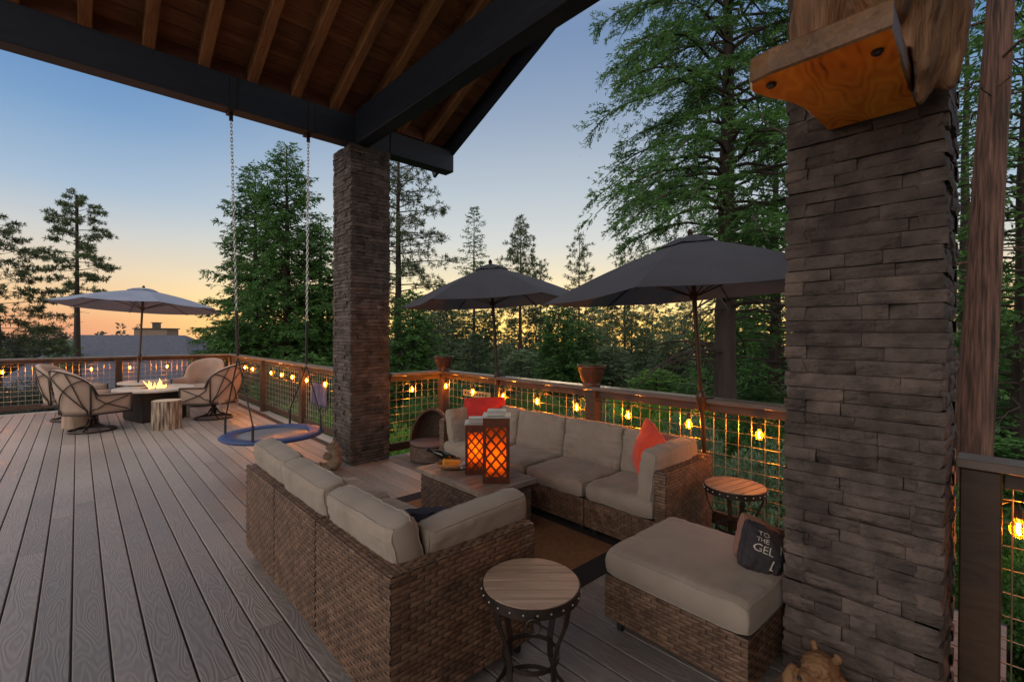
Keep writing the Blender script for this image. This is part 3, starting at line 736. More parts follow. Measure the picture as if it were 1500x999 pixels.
# throw pillows
def pillow(label, c, s, t, U, V, seed, m, cat='pillow', n=40, group=None):
    o = thing('throw_pillow', label, cat, tuple(c), 0, group)
    cush('pillow_cover', o, s, s, t, c, U, V, seed, m, puff=.78, wr=1.1, k=10, n=n); return o
pillow('dark red pillow at the left end of the long sofa', (3.34, 4.02, .655), .47, .17, (.76, -.65, .03), (.2, .2, 1), 101, 'pillowred')
pillow('bright orange red pillow at the right end of the long sofa', (3.36, 1.99, .655), .42, .18, (.62, .76, .30), (.10, -.25, 1), 102, 'pilloworange')
pillow('dark navy pillow in the corner of the sofa seen from behind', (1.30, 2.02, .555), .42, .14, (.8, -.5, 0), (-.28, -.28, .75), 103, 'pillownavy')

# ottoman
ott = thing('ottoman', 'large square wicker ottoman with thick beige cushion by the near pillar', 'ottoman', (2.45, 1.118, 0), math.radians(-1))
w = MB(); core = MB()
wbox(w, core, -.355, .355, -.372, .372, .07, .30, ['-x', '+x', '-y', '+y'])
w.build('wicker_frame', M['wicker'], ott, False); core.build('frame_core', M['wickerd'], ott, False)
for fx in (-.30, .30):
    for fy in (-.31, .31):
        q = MB(); q.lathe([(.018, 0), (.022, .01), (.022, .072)], (fx, fy, 0), 10); q.build('leg', M['black'], ott, False)
mb = MB(); cushion(mb, .735, .77, .16, Matrix.Translation((0, 0, .372)), 111, .12, .45, 60, 18); mb.build('seat_cushion', M['cushion'], ott, False, True)
# text pillow
tp = thing('throw_pillow', 'charcoal pillow with pale printed letters and brown back on the ottoman', 'pillow', (2.47, .87, .56))
s_ = .228; tpU, tpV = (.60, -.58, -.42), (.50, .10, .80)
Mx = frameM((2.492, .835, .528), tpU, tpV)
cush('pillow_front', tp, s_, s_, .17, (2.492, .835, .528), tpU, tpV, 112, 'pillowblack', puff=.72, wr=.8, k=5)
cush('pillow_back', tp, s_ * .98, s_ * .98, .21, (2.545, .875, .538), tpU, tpV, 112, 'pillowbrown', puff=.72, wr=.8, k=5)
pf = cushion_fn(s_, s_, .17, 112, .72, .8, 5)
def text_mesh(body, size):
    cu = bpy.data.curves.new('txt', 'FONT'); cu.body = body; cu.size = size; cu.align_x = 'CENTER'; cu.resolution_u = 4
    o = bpy.data.objects.new('txt', cu); COL.objects.link(o)
    dg = bpy.context.evaluated_depsgraph_get(); dg.update()
    me = bpy.data.meshes.new_from_object(o.evaluated_get(dg)); bpy.data.objects.remove(o); return me
def sub_tri(me, it=2):
    import bmesh
    bm = bmesh.new(); bm.from_mesh(me); bmesh.ops.triangulate(bm, faces=bm.faces)
    for _ in range(it):
        es = [e for e in bm.edges if e.calc_length() > .02]
        if es: bmesh.ops.subdivide_edges(bm, edges=es, cuts=1); bmesh.ops.triangulate(bm, faces=bm.faces)
    bm.to_mesh(me); bm.free()
for body, size, u0, v0 in (('TO', .034, -.049, .046), ('THE', .030, -.054, .016), ('GEL', .052, -.043, -.032), ('L', .062, .025, -.086), ('N', .062, .055, -.004)):
    me = text_mesh(body, size); sub_tri(me)
    for v in me.vertices:
        x, y = v.co.x + u0, v.co.y + v0
        p = pf(max(-.99, min(.99, x / (s_ / 2))), max(-.99, min(.99, y / (s_ / 2))), 1); p.z += .0025
        v.co = Mx @ p
    link('printed_letters', me, M['letters'], tp, True)

# ------------------------------------------------------------------ rug, coffee table and what stands on it
rug = thing('area_rug', 'brown rug with a broad black border under the coffee table', 'rug', (2.35, 2.95, 0))
mb = MB(); rx0, rx1, ry0, ry1 = 1.42, 3.12, 1.84, 4.05
bd = .17
for a, b, c, d in ((rx0, rx1, ry0, ry0 + bd), (rx0, rx1, ry1 - bd, ry1), (rx0, rx0 + bd, ry0 + bd, ry1 - bd), (rx1 - bd, rx1, ry0 + bd, ry1 - bd)):
    mb.b2(a, b, c, d, .001, .009)
mb.build('border', M['rugdark'], rug)
mb = MB(); mb.b2(rx0 + bd, rx1 - bd, ry0 + bd, ry1 - bd, .001, .0085); mb.build('field', M['rugbrown'], rug)
ct = thing('coffee_table', 'low wicker coffee table with slatted grey wooden top', 'table', (2.405, 3.03, 0))
w = MB(); core = MB(); wbox(w, core, 2.16, 2.65, 2.61, 3.45, .03, .41, ['-x', '+x', '-y', '+y'], .062, .024)
w.build('wicker_base', M['wickerdark'], ct); core.build('base_core', M['wickerd'], ct)
mb = MB(); x0, x1, y0, y1 = 2.125, 2.685, 2.575, 3.485
for a, b, c, d in ((x0, x1, y0, y0 + .05), (x0, x1, y1 - .05, y1), (x0, x0 + .05, y0 + .051, y1 - .051), (x1 - .05, x1, y0 + .051, y1 - .051)): mb.b2(a, b, c, d, .412, .45, .003)
ns = 9; sw = (y1 - y0 - .102) / ns
for i in range(ns): mb.b2(x0 + .051, x1 - .051, y0 + .051 + i * sw + .003, y0 + .051 + (i + 1) * sw - .003, .425, .449, .002)
mb.build('slatted_top', M['cofftop'], ct)
def lantern(label, c, wd, h, rz, glow_m):
    t = thing('lantern', label, 'lantern', c, rz, 'cut metal lanterns on the coffee table')
    rows_top, rows_bot = h * .13, h * .09
    H = h - rows_top - rows_bot; margin = wd * .10
    pw = wd - 2 * margin; a = pw / 2 / 2 * 1.0; nrow = max(3, round(H / (a * 2 * 1.15))); b = H / nrow / 2
    side = MB()
    def panel(T):
        def q(pts): side.add([T @ Vector((x, 0, z)) for x, z in pts], [tuple(range(len(pts)))])
        hw = wd / 2; zb = rows_bot; zt = h - rows_top
        q([(-hw, 0), (hw, 0), (hw, zb), (-hw, zb)]); q([(-hw, zt), (hw, zt), (hw, h), (-hw, h)])
        q([(-hw, zb), (-hw + margin, zb), (-hw + margin, zt), (-hw, zt)]); q([(hw - margin, zb), (hw, zb), (hw, zt), (hw - margin, zt)])
        def cell(poly):
            cx = sum(p[0] for p in poly) / len(poly); cz = sum(p[1] for p in poly) / len(poly)
            k = .73 if len(poly) == 4 else .62
            inn = [(cx + (x - cx) * k, cz + (z - cz) * k) for x, z in poly]
            m = len(poly)
            for i in range(m):
                j = (i + 1) % m; q([poly[i], poly[j], inn[j], inn[i]])
        xl, xr = -hw + margin, hw - margin
        for r_ in range(0, 2 * nrow + 1):
            z = zb + r_ * b
            xs_ = [xl, 0, xr] if r_ % 2 == 0 else [xl + a, xr - a]
            for x in xs_:
                poly = [(x - a, z), (x, z - b), (x + a, z), (x, z + b)]
                out = []
                # clip the diamond to the panel
                if x <= xl + 1e-6: poly = [(x, z - b), (x + a, z), (x, z + b)]
                elif x >= xr - 1e-6: poly = [(x - a, z), (x, z - b), (x, z + b)]
                if r_ == 0: poly = [(px, max(pz, z)) for px, pz in poly]
                if r_ == 2 * nrow: poly = [(px, min(pz, z)) for px, pz in poly]
                ded = []
                for p in poly:
                    if not ded or (abs(p[0] - ded[-1][0]) + abs(p[1] - ded[-1][1])) > 1e-6: ded.append(p)
                # drop collinear point
                if r_ in (0, 2 * nrow) and len(ded) == 4: ded = [p for p in ded if not (abs(p[0] - x) < 1e-6 and abs(p[1] - z) < 1e-6)]
                if len(ded) >= 3: cell(ded)
    for k in range(4):
        T = Matrix.Rotation(k * PI / 2, 4, 'Z') @ Matrix.Translation((0, -wd / 2, 0))
        panel(T)
    o = side.build('perforated_body', M['rust'], t, False)
    so_ = o.modifiers.new('thickness', 'SOLIDIFY'); so_.thickness = .005; so_.offset = -1
    mb = MB(); mb.b2(-wd / 2 + .006, wd / 2 - .006, -wd / 2 + .006, wd / 2 - .006, .002, .012); mb.build('base_plate', M['rust'], t, False)
    mb = MB(); mb.b2(-wd / 2 - .008, wd / 2 + .008, -wd / 2 - .008, wd / 2 + .008, h + .001, h + .014, .003)
    mb.b2(-wd * .36, wd * .36, -wd * .36, wd * .36, h + .015, h + .05, .004); mb.build('lid', M['silver'], t, False)
    for k in range(4):
        mb = MB(); T = Matrix.Rotation(k * PI / 2, 4, 'Z'); hw = wd / 2 - .014
        mb.add([T @ Vector(p) for p in ((-hw, -hw - .002 * 1, .02), (hw, -hw - .002, .02), (hw, -hw - .002, h - .012), (-hw, -hw - .002, h - .012))], [(0, 1, 2, 3)])
        po = mb.build('glow_diffuser', M['diffuser'], t, False); md = po.modifiers.new('thickness', 'SOLIDIFY'); md.thickness = .0015  # added sheet that spreads the flame's glow across the cutouts
    mb = MB(); mb.lathe([(.045, .014), (.045, .12), (.0, .125)], (0, 0, 0), 16); mb.build('candle', M['concrete'], t, False)
    mb = MB(); mb.lathe([(.002, .13), (.024, .16), (.026, .20), (.002, .30)], (0, 0, 0), 10); mb.build('flame', glow_m, t, False)
    return t
lantern('tall dark rust lantern with diamond cutouts on the coffee table', (2.42, 2.765, .4505), .205, .50, math.radians(-43), M['lglow'])
lantern('shorter glowing orange lantern behind the tall one on the coffee table', (2.425, 3.035, .4505), .165, .405, math.radians(-40), M['lglow'])
bw_ = thing('serving_bowl', 'long wooden bowl holding golden cheese on the coffee table', 'bowl', (2.325, 3.235, .4505), math.radians(-48))
mb = MB(); mb.lathe([(.05, 0), (.085, .012), (.112, .05), (.104, .05), (.078, .02), (.0, .014)], (0, 0, 0), 28, Matrix.Diagonal((1.25, .72, 1))); mb.build('bowl_body', M['bowl'], bw_, False, True)
ch = thing('cheese_block', 'golden block of cheese resting in the long wooden bowl', 'food', (2.325, 3.235, .475), math.radians(-30))
mb = MB(); mb.box((0, 0, .028), (.15, .075, .05), Matrix.Rotation(.12, 3, 'Y'), .006); mb.build('wedge', M['bread'], ch, False)
bo = thing('wine_bottle', 'dark bottle leaning over the bowl on the coffee table', 'bottle', (2.40, 3.26, .452), math.radians(140))
mb = MB(); mb.lathe([(.0, 0), (.037, .004), (.038, .17), (.030, .205), (.014, .235), (.0135, .29), (.016, .292), (.016, .305), (0, .306)], (-.02, 0, .040), 18, Matrix.Rotation(math.radians(68), 3, 'Y')); mb.build('glass_body', M['bottle'], bo, False, True)
na = thing('napkin', 'crumpled pale grey napkin behind the bowl on the coffee table', 'napkin', (2.43, 3.17, .452))
mb = MB(); cushion(mb, .17, .12, .055, Matrix.Translation((2.43, 3.175, .478)), 130, .5, 2.5, 20, 4); mb.build('cloth', M['napkin'], na, True, True)

# ------------------------------------------------------------------ barrel side tables
def side_table(label, c, R, H, rz):
    t = thing('side_table', label, 'table', c, rz, 'round slatted side tables')
    mb = MB(); n = 6; sw = 2 * R / n
    for i in range(n):
        ya, yb = -R + i * sw + .0045, -R + (i + 1) * sw - .0045
        pts = []
        for k in range(13):
            y = ya + (yb - ya) * k / 12; pts.append((math.sqrt(max(0, R * R - y * y)), y))
        poly = [(x, y) for x, y in pts] + [(-x, y) for x, y in reversed(pts)]
        m = len(poly)
        mb.add([(x, y, H - .025) for x, y in poly] + [(x, y, H) for x, y in poly], [tuple(range(m, 2 * m)), tuple(range(m - 1, -1, -1))] + [(k, (k + 1) % m, m + (k + 1) % m, m + k) for k in range(m)])
    mb.build('slat_top', M['tabletop'], t, False)
    mb = MB(); mb.lathe([(R + .001, H - .045), (R + .006, H - .045), (R + .006, H - .004), (R + .001, H - .004)], (0, 0, 0), 48, cap=False)
    mb.lathe([(.001, H - .03), (R, H - .03), (R, H - .045), (.001, H - .045)], (0, 0, 0), 32, cap=False)
    bandm = mb.build('metal_band', M['iron'], t, False)
    mb = MB()
    for k in range(24):
        a = 2 * PI * (k + .3) / 24; mb.ell(((R + .007) * math.cos(a), (R + .007) * math.sin(a), H - .024), (.0045, .0045, .0045), 6, 4)
    mb.build('rivets', M['steel'], bandm, False)
    for k in range(4):
        a = PI / 4 + k * PI / 2; mb = MB(); ca, sa = math.cos(a), math.sin(a)
        prof = [(R * .97, H - .05), (R * .90, H * .78), (R * .72, H * .62), (R * .60, H * .45), (R * .62, H * .28), (R * .78, H * .12), (R * .97, .003)]
        wv = .015
        vs = []
        for r_, z in prof:
            for s in (-1, 1):
                for th in (0, .006): vs.append(((r_ + th) * ca - s * wv * sa, (r_ + th) * sa + s * wv * ca, z))
        fs = []
        for i in range(len(prof) - 1):
            q = i * 4; p = q + 4
            fs += [(q, q + 2, p + 2, p), (q + 1, p + 1, p + 3, q + 3), (q, p, p + 1, q + 1), (q + 2, q + 3, p + 3, p + 2)]
        mb.add(vs, fs); mb.build('leg', M['iron'], t, False)
    mb = MB()
    for r_, z in ((R * .585, H * .40), (R * .76, H * .09)):
        mb.lathe([(r_, z), (r_ + .004, z), (r_ + .004, z + .02), (r_, z + .02), (r_, z)], (0, 0, 0), 32, cap=False)
    mb.build('hoop', M['iron'], t, False)
    mb = MB(); mb.tube([(.0 + .028 * math.cos(2 * PI * k / 16), -R - .012, H - .062 + .028 * math.sin(2 * PI * k / 16)) for k in range(16)], .004, 6, closed=True); mb.build('ring_pull', M['iron'], t, False)
    return t
side_table('round slatted side table in front, beside the sofa seen from behind', (1.425, 1.400, 0), .205, .54, math.radians(-43))
side_table('round slatted side table at the railing, right of the long sofa', (3.43, 1.335, 0), .20, .53, math.radians(-10))

# ------------------------------------------------------------------ umbrellas
def umbrella(label, c, R, th, tx, ty, n, cm, pole_m, zr_, sag=.07, ha=.46, base=0.0, crank=1.08, group='patio umbrellas'):
    """c: canopy rim centre x,y; zr_: rim height"""
    A = Vector((-tx, -ty, 1)).normalized()
    C0 = Vector((c[0], c[1], zr_)); pb = C0 - A * ((zr_ - base) / A.z)
    t = thing('patio_umbrella', label, 'umbrella', (pb.x, pb.y, base), 0, group)
    U = Vector((1, 0, tx)).normalized(); V = A.cross(U)
    def P(r_, a, h): return C0 + (U * math.cos(a) + V * math.sin(a)) * r_ + A * h
    def canopy(r0, r1, h0, h1, sg, rows, cols, thick=.003):
        mb = MB(); vs = []; fs = []; m = n * cols
        for j in range(rows + 1):
            f = j / rows; r_ = r0 + (r1 - r0) * f
            h = h0 + (h1 - h0) * f + .018 * R * math.sin(PI * f)
            for k in range(m):
                q = (k % cols) / cols; a = th + 2 * PI * k / m
                chord = math.cos(PI / n) / math.cos((q - .5) * 2 * PI / n)
                s = math.sin(PI * q)
                rr = r_ * (chord * (1 - .03 * s * f))
                vs.append(P(rr, a, h - sg * .30 * s * f))
        for j in range(rows):
            for k in range(m):
                l = (k + 1) % m; fs.append((j * m + k, (j + 1) * m + k, (j + 1) * m + l, j * m + l))
        mb.add(vs, fs); return mb
    o = canopy(.10 * R, R, ha * .90, 0, sag, 8, 6).build('canopy', cm, t, smooth=False)
    o2 = canopy(.004, .19 * R, ha * 1.0, ha * .835 + .012, .02, 3, 6).build('vent_cap', cm, t)
    for k in range(n):
        a = th + 2 * PI * k / n; mb = MB()
        pts = [P(R * f, a, ha * .9 * (1 - f) / .9 * .9 + .018 * R * math.sin(PI * f) - .018) for f in (.06, .25, .5, .75, .985)]
        mb.tube(pts, .007, 5); rb = mb.build('rib', pole_m, t)
        mb = MB(); mb.tube([P(.03, a, -.02), P(R * .52, a, ha * .9 * .48 + .02)], .006, 5); mb.build('strut', pole_m, rb)
    mb = MB(); mb.tube([pb, C0 + A * (ha - .01)], .019, 10); mb.build('pole', pole_m, t)
    mb = MB(); mb.lathe([(.02, -.05), (.036, -.045), (.036, .01), (.02, .015)], C0, 12); mb.build('hub', pole_m, t)
    mb = MB(); mb.lathe([(.028, ha - .005), (.02, ha + .02), (.026, ha + .035), (.012, ha + .06), (.0, ha + .065)], C0, 10, Matrix((U, V, A)).transposed()); mb.build('finial', pole_m, t)
    pc = pb.lerp(C0, (crank - base) / (zr_ - base))
    mb = MB(); mb.lathe([(.02, -.10), (.034, -.03), (.040, .02), (.032, .05), (.02, .075)], pc, 12); hb = mb.build('crank_housing', pole_m, t)
    mb = MB(); mb.tube([pc + Vector((.03, -.03, .01)), pc + Vector((.075, -.07, .01)), pc + Vector((.078, -.074, .055))], .006, 6); mb.build('crank_handle', pole_m, hb)
    return t
umbrella('charcoal umbrella behind the left of the long sofa', (3.70, 4.31), 1.13, 2.368, .045, -.045, 6, M['charcoal'], M['iron'], 1.985)
umbrella('larger charcoal umbrella beside the near stone pillar', (3.655, 1.752), 1.225, 2.272, .050, -.050, 6, M['charcoal'], M['bronze'], 1.935)
umbrella('light grey umbrella over the fire table at the far end', (.926, 11.57), 1.371, 3.222, -.05, -.045, 8, M['greyc'], M['bronze'], 2.09, sag=.05, ha=.37, crank=1.12)

# ------------------------------------------------------------------ planters on the railing
def planter(label, c, R, H, seed):
    t = thing('planter', label, 'plant pot', c, 0, 'terracotta pots on the railing')
    mb = MB(); mb.lathe([(R * .62, 0), (R * .62, H * .07), (R * .58, H * .09), (R * .68, H * .22), (R * .80, H * .45), (R * .88, H * .68), (R * .91, H * .80), (R * .91, H * .83), (R * .98, H * .85), (R, H * .9), (R, H), (R * .93, H), (R * .9, H * .86)], (0, 0, 0), 32, cap=True); mb.build('pot', M['pot'], t, False, True)
    mb = MB(); mb.lathe([(R * .9, H * .87), (R * .4, H * .90), (0, H * .9)], (0, 0, 0), 20); mb.build('soil', M['soil'], t, False)
    r = np.random.default_rng(seed); m = 60
    a = r.uniform(0, 2 * PI, m); rr = R * .75 * np.sqrt(r.uniform(0, 1, m)); P0 = np.stack([rr * np.cos(a), rr * np.sin(a), np.full(m, H * .88)], 1)
    D = np.stack([r.normal(0, .5, m), r.normal(0, .5, m), np.full(m, 1.0)], 1); D /= np.linalg.norm(D, axis=1)[:, None]
    V, Q = blades(P0, D, r.uniform(.03, .075, m), .014, r); link('seedlings', np_mesh('seedlings', V, Q), M['mid'], t)
    return t
def blades(P, D, Lb, Wb, r):
    n = len(P); Lb = np.broadcast_to(np.asarray(Lb, float), (n,))[:, None]; Wb = np.broadcast_to(np.asarray(Wb, float), (n,))[:, None]
    X = r.normal(0, 1, (n, 3)); S = np.cross(D, X); S /= (np.linalg.norm(S, axis=1)[:, None] + 1e-9)
    V = np.stack([P, P + D * Lb * .45 + S * Wb * .5, P + D * Lb, P + D * Lb * .45 - S * Wb * .5], 1).reshape(-1, 3)
    Q = np.arange(n * 4).reshape(n, 4); return V, Q
planter('smaller terracotta pot on the railing corner post by the far pillar', (RX - .02, RY - .03, CAPZ + .001), .135, .20, 3)
planter('larger terracotta pot on the railing behind the middle of the long sofa', (RX - .01, 2.87, CAPZ + .001), .145, .21, 4)

# ------------------------------------------------------------------ saucer swing
sw = thing('saucer_swing', 'blue rimmed round mat swing hanging on two chains from the beam', 'swing', (1.58, 5.55, .47))
c = Vector((1.60, 5.62, .475)); R = .52
mb = MB(); vs = []; fs = []; n1, n2 = 64, 10
for i in range(n1):
    a = 2 * PI * i / n1
    for k in range(n2):
        b = 2 * PI * k / n2; wob = 1 + .03 * noise.noise(Vector((math.cos(a) * 6, math.sin(a) * 6, k)))
        rr = R - .075 + .085 * math.cos(b) * wob; vs.append(c + Vector((rr * math.cos(a), rr * math.sin(a), .026 * math.sin(b) * wob)))
for i in range(n1):
    for k in range(n2):
        j, l = (i + 1) % n1, (k + 1) % n2; fs.append((i * n2 + k, j * n2 + k, j * n2 + l, i * n2 + l))
mb.add(vs, fs); mb.build('padded_rim', M['blue'], sw, smooth=True)
mb = MB(); mb.lathe([(0, -.012), (.2, -.010), (R - .10, .004), (R - .10, .0), (.2, -.016), (0, -.018)], c, 48, cap=False); mb.build('mat', M['mesh'], sw, smooth=True)
for top, spl, ends in (((1.17, 5.548, 3.90), (1.235, 5.56, 1.34), [(1.185, 5.88, .50), (1.30, 5.25, .50)]), ((1.95, 5.548, 3.90), (1.94, 5.57, 1.22), [(1.90, 6.02, .50), (2.04, 5.40, .50)])):
    top, spl = Vector(top), Vector(spl)
    mb = MB(); mb.b2(top.x - .03, top.x + .03, top.y - .105, top.y + .10, 3.885, 3.897); mb.b2(top.x - .03, top.x + .03, top.y - .107, top.y - .097, 3.898, 4.22); 
    mb.b2(top.x - .018, top.x + .018, top.y - .006, top.y + .006, 3.80, 3.884); mb.build('beam_bracket', M['black'], sw)
    p0 = Vector((top.x, top.y, 3.81)); p1 = p0.lerp(spl, .80)
    mb = MB(); d = p1 - p0; nl = int(d.length / .036)
    for i in range(nl):
        cc = p0 + d * ((i + .5) / nl); pts = []
        for k in range(10):
            a = 2 * PI * k / 10; u, v = .011 * math.cos(a), .026 * math.sin(a)
            pts.append(cc + (Vector((u, 0, v)) if i % 2 else Vector((0, u, v))))
        mb.tube(pts, .0042, 5, closed=True)
    mb.build('chain', M['steel'], sw)
    mb = MB(); mb.tube([p1, spl + Vector((0, 0, .02))], .016, 8); mb.build('strap_sleeve', M['black'], sw)
    for e in ends:
        mb = MB(); e = Vector(e); mb.tube([spl, e + Vector((0, 0, .16))], .0075, 6); mb.tube([e + Vector((0, 0, .16)), e + Vector((0, 0, -.03))], .013, 6); mb.build('rope', M['black'], sw)

# ------------------------------------------------------------------ fire table, stumps, chairs
ft = thing('fire_table', 'round cream topped fire table with burning gas flame', 'fire table', (1.05, 10.86, 0), .3)
mb = MB(); mb.lathe([(.22, .535), (.60, .535), (.62, .545), (.62, .575), (.605, .585), (.24, .585), (.22, .575), (.22, .535)], (0, 0, 0), 56, cap=False); mb.build('table_top', M['concrete'], ft, False)
mb = MB(); mb.b2(-.36, .36, -.36, .36, .03, .53, .01); mb.build('base', M['black'], ft, False)
mb = MB(); mb.b2(-.345, .345, -.345, .345, .0, .03); mb.build('plinth', M['iron'], ft, False)
mb = MB(); mb.b2(.365, .405, -.40, -.30, .0, .53, .005); mb.build('side_panel', M['cofftop'], ft, False)
mb = MB(); mb.lathe([(0, .54), (.2, .545), (.218, .572), (.216, .535), (0, .53)], (0, 0, 0), 32, cap=False); mb.build('burner_bowl', M['black'], ft, False)
mb = MB(); rr = random.Random(5)
for k in range(16):
    a = rr.uniform(0, 2 * PI); q = .17 * math.sqrt(rr.random()); x, y = q * math.cos(a), q * math.sin(a) * .8; h = rr.uniform(.08, .24) * (1.35 - q / .2)
    dx, dy = rr.uniform(-.09, .03), rr.uniform(-.04, .06); w0 = rr.uniform(.010, .022)
    mb.tube([(x, y, .56), (x + dx * .2, y + dy * .2, .56 + h * .3), (x + dx * .6, y + dy * .6, .56 + h * .65), (x + dx, y + dy, .56 + h)], [w0 * .7, w0, w0 * .6, .002], 6)
mb.build('flame', M['flame'], ft, False, True)
ut = thing('umbrella_table', 'small round cream table around the light grey umbrella pole', 'table', (.95, 11.62, 0))
mb = MB(); mb.lathe([(.0, .60), (.40, .60), (.41, .61), (.41, .63), (.40, .64), (0, .64)], (0, 0, 0), 40); mb.build('table_top', M['concrete'], ut, False)
for k in range(4):
    a = PI / 4 + k * PI / 2; mb = MB(); mb.tube([(.3 * math.cos(a), .3 * math.sin(a), .6), (.34 * math.cos(a), .34 * math.sin(a), .0)], .018, 8); mb.build('leg', M['bronze'], ut, False)
def stump(label, c, R, H, seed, m):
    t = thing('log_stump', label, 'stump', c, 0, 'log stumps by the fire table')
    mb = MB(); vs = []; fs = []; n, rows = 48, 14
    for j in range(rows + 1):
        for k in range(n):
            a = 2 * PI * k / n; z = H * j / rows
            r_ = R * (1 + .07 * noise.noise(Vector((math.cos(a) * 1.5, math.sin(a) * 1.5, seed))) + (.10 if m is M['logbark'] else .03) * noise.noise(Vector((math.cos(a) * 8, math.sin(a) * 8, z * 2 + seed))) + .04 * (1 - j / rows) ** 3)
            vs.append((r_ * math.cos(a), r_ * math.sin(a), z))
    for j in range(rows):
        for k in range(n): fs.append((j * n + k, j * n + (k + 1) % n, (j + 1) * n + (k + 1) % n, (j + 1) * n + k))
    mb.add(vs, fs); mb.build('bark', m, t, False, True)
    mb = MB(); mb.add([Vector(vs[rows * n + k]) * 1.0 + Vector((0, 0, .001)) for k in range(n)], [tuple(range(n))]); mb.build('cut_top', M['logend'], t, False)
stump('shaggy barked log stump in front of the fire table', (1.09, 9.62, 0), .205, .47, 2, M['logbark'])
stump('smooth pale log stump behind the near swivel chair', (.03, 10.85, 0), .235, .46, 8, mat('smooth log', (.20, .13, .09), .8, var=(.34, .25, .19), vscale=9, bump=.4, bscale=14, stretch=(1, 1, .2)))

def swivel_chair(label, c, rz):
    t = thing('swivel_chair', label, 'chair', c, rz, 'swivel chairs round the fire table')
    sb = MB(); n = 40
    sb.tube([(.30 * math.cos(2 * PI * k / n), .30 * math.sin(2 * PI * k / n), .018) for k in range(n)], .016, 6, closed=True)
    for k in range(4):
        a = PI / 4 + k * PI / 2
        sb.tube([(.30 * math.cos(a), .30 * math.sin(a), .02), (.2 * math.cos(a), .2 * math.sin(a), .055), (.09 * math.cos(a), .09 * math.sin(a), .10), (.04 * math.cos(a), .04 * math.sin(a), .19)], .015, 6)
    sb.lathe([(.045, .09), (.05, .12), (.035, .2), (.05, .265), (.14, .285), (.14, .30)], (0, 0, 0), 16)
    sb.build('swivel_base', M['iron'], t, False, True)
    # shell angle: 0 = back, +-110 deg = arm fronts
    def zt(a):
        x = abs(a); c_ = max(0.0, math.cos(min(x, math.radians(76)) * 90 / 76))
        return .61 + .40 * c_ ** .5 - .03 * max(0, x / math.radians(115) - .7)
    def S(a, f, off=0.0):  # f 0..1 bottom to top
        z = .31 + (zt(a) - .31) * f
        lean = .11 * max(0, math.cos(a * .8)) * max(0, (z - .45)) / .55
        ra = .385 + off + lean
        # stretch arms forward
        x = ra * math.sin(a); y = -ra * math.cos(a)
        if abs(a) > PI / 2: y = (abs(a) - PI / 2) * .75; x = math.copysign(ra, a)
        bul = .05 * math.sin(PI * f)
        return Vector((x * (1 + bul * .6), y - (bul * .6 if abs(a) < 1 else 0), z))
    A1 = math.radians(118)
    # padding
    mb = MB(); na, nf = 44, 10; vs = []; fs = []
    for side_ in (0, 1):
        for j in range(nf + 1):
            for i in range(na + 1):
                a = -A1 + 2 * A1 * i / na; f = j / nf
                th = .155 * (math.sin(PI * min(1, .12 + f * .83)) ** .5) * (1 - .8 * max(0, (abs(i / na - .5) - .44) / .06))
                tuft = .014 * math.sin(f * 3 * PI) * math.cos(a * 4)
                p = S(a, .02 + f * .98, -.004) if side_ == 0 else S(a, .02 + f * .98, -.008 - max(.01, th) - tuft)
                if j == nf: p.z += .012
                vs.append(p)
    m = (na + 1) * (nf + 1)
    for j in range(nf):
        for i in range(na):
            q = j * (na + 1) + i
            fs.append((q, q + 1, q + na + 2, q + na + 1)); fs.append((m + q, m + q + na + 1, m + q + na + 2, m + q + 1))
    for i in range(na):
        q = nf * (na + 1) + i; fs.append((q, q + 1, m + q + 1, m + q)); fs.append((i, m + i, m + i + 1, i + 1))
    for j in range(nf):
        for i in (0, na):
            q = j * (na + 1) + i; e = (q, q + na + 1, m + q + na + 1, m + q); fs.append(e if i == 0 else e[::-1])
    mb.add(vs, fs); bc = mb.build('back_cushion', M['chaircush'], t, False, True)
    mb = MB()
    for bx in (-.13, 0, .13):
        p = S(bx / .4, .62, -.125); mb.ell(p, (.014, .01, .014), 8, 6)
    mb.build('tuft_buttons', M['chaircush'], bc, False, True)
    mb = MB(); cushion(mb, .60, .62, .15, Matrix.Translation((0, .05, .40)), 150, .3, .6, 26, 5); mb.build('seat_cushion', M['chaircush'], t, False, True)
    fr = MB()
    hoop = [S(-A1 + 2 * A1 * i / 60, 1.0, .012) for i in range(61)]; fr.tube(hoop, .012, 6)
    low = [S(-A1 + 2 * A1 * i / 60, 0.0, .012) for i in range(61)]; fr.tube(low, .014, 6)
    for s in (-1, 1):
        fr.tube([S(s * A1, f, .012) for f in (0, .25, .5, .75, 1)], .012, 6)
    fr.tube([S(-A1, 0, .012), S(A1, 0, .012)], .014, 6)
    def strap(a0, f0, a1, f1, bow=0.0):
        fr.tube([S(a0 + (a1 - a0) * k / 14, f0 + (f1 - f0) * k / 14 + bow * math.sin(PI * k / 14), .018) for k in range(15)], .009, 5)
    d = math.radians
    strap(d(-58), 1, d(8), .0, .06); strap(d(58), 1, d(-8), .0, .06)
    strap(d(-20), 1, d(62), .12, .05); strap(d(20), 1, d(-62), .12, .05)
    strap(d(-62), .0, d(-30), .98, .12); strap(d(62), .0, d(30), .98, .12)
    for s in (-1, 1):
        strap(s * d(66), 1, s * d(114), .15, 0); strap(s * d(66), .1, s * d(114), .9, 0)
        fr.tube([S(s * d(66), f, .014) for f in (0, .3, .6, 1)], .012, 6)
    fr.build('strap_frame', M['iron'], t, False, True)
    return t
def face(p, q): return math.atan2(-(q[0] - p[0]), q[1] - p[1])
FT = (1.05, 10.86)
base = swivel_chair('swivel chair with crossed straps, its back turned, left of the fire table', (.18, 10.20, 0), face((.18, 10.20), (1.2, 10.55)))
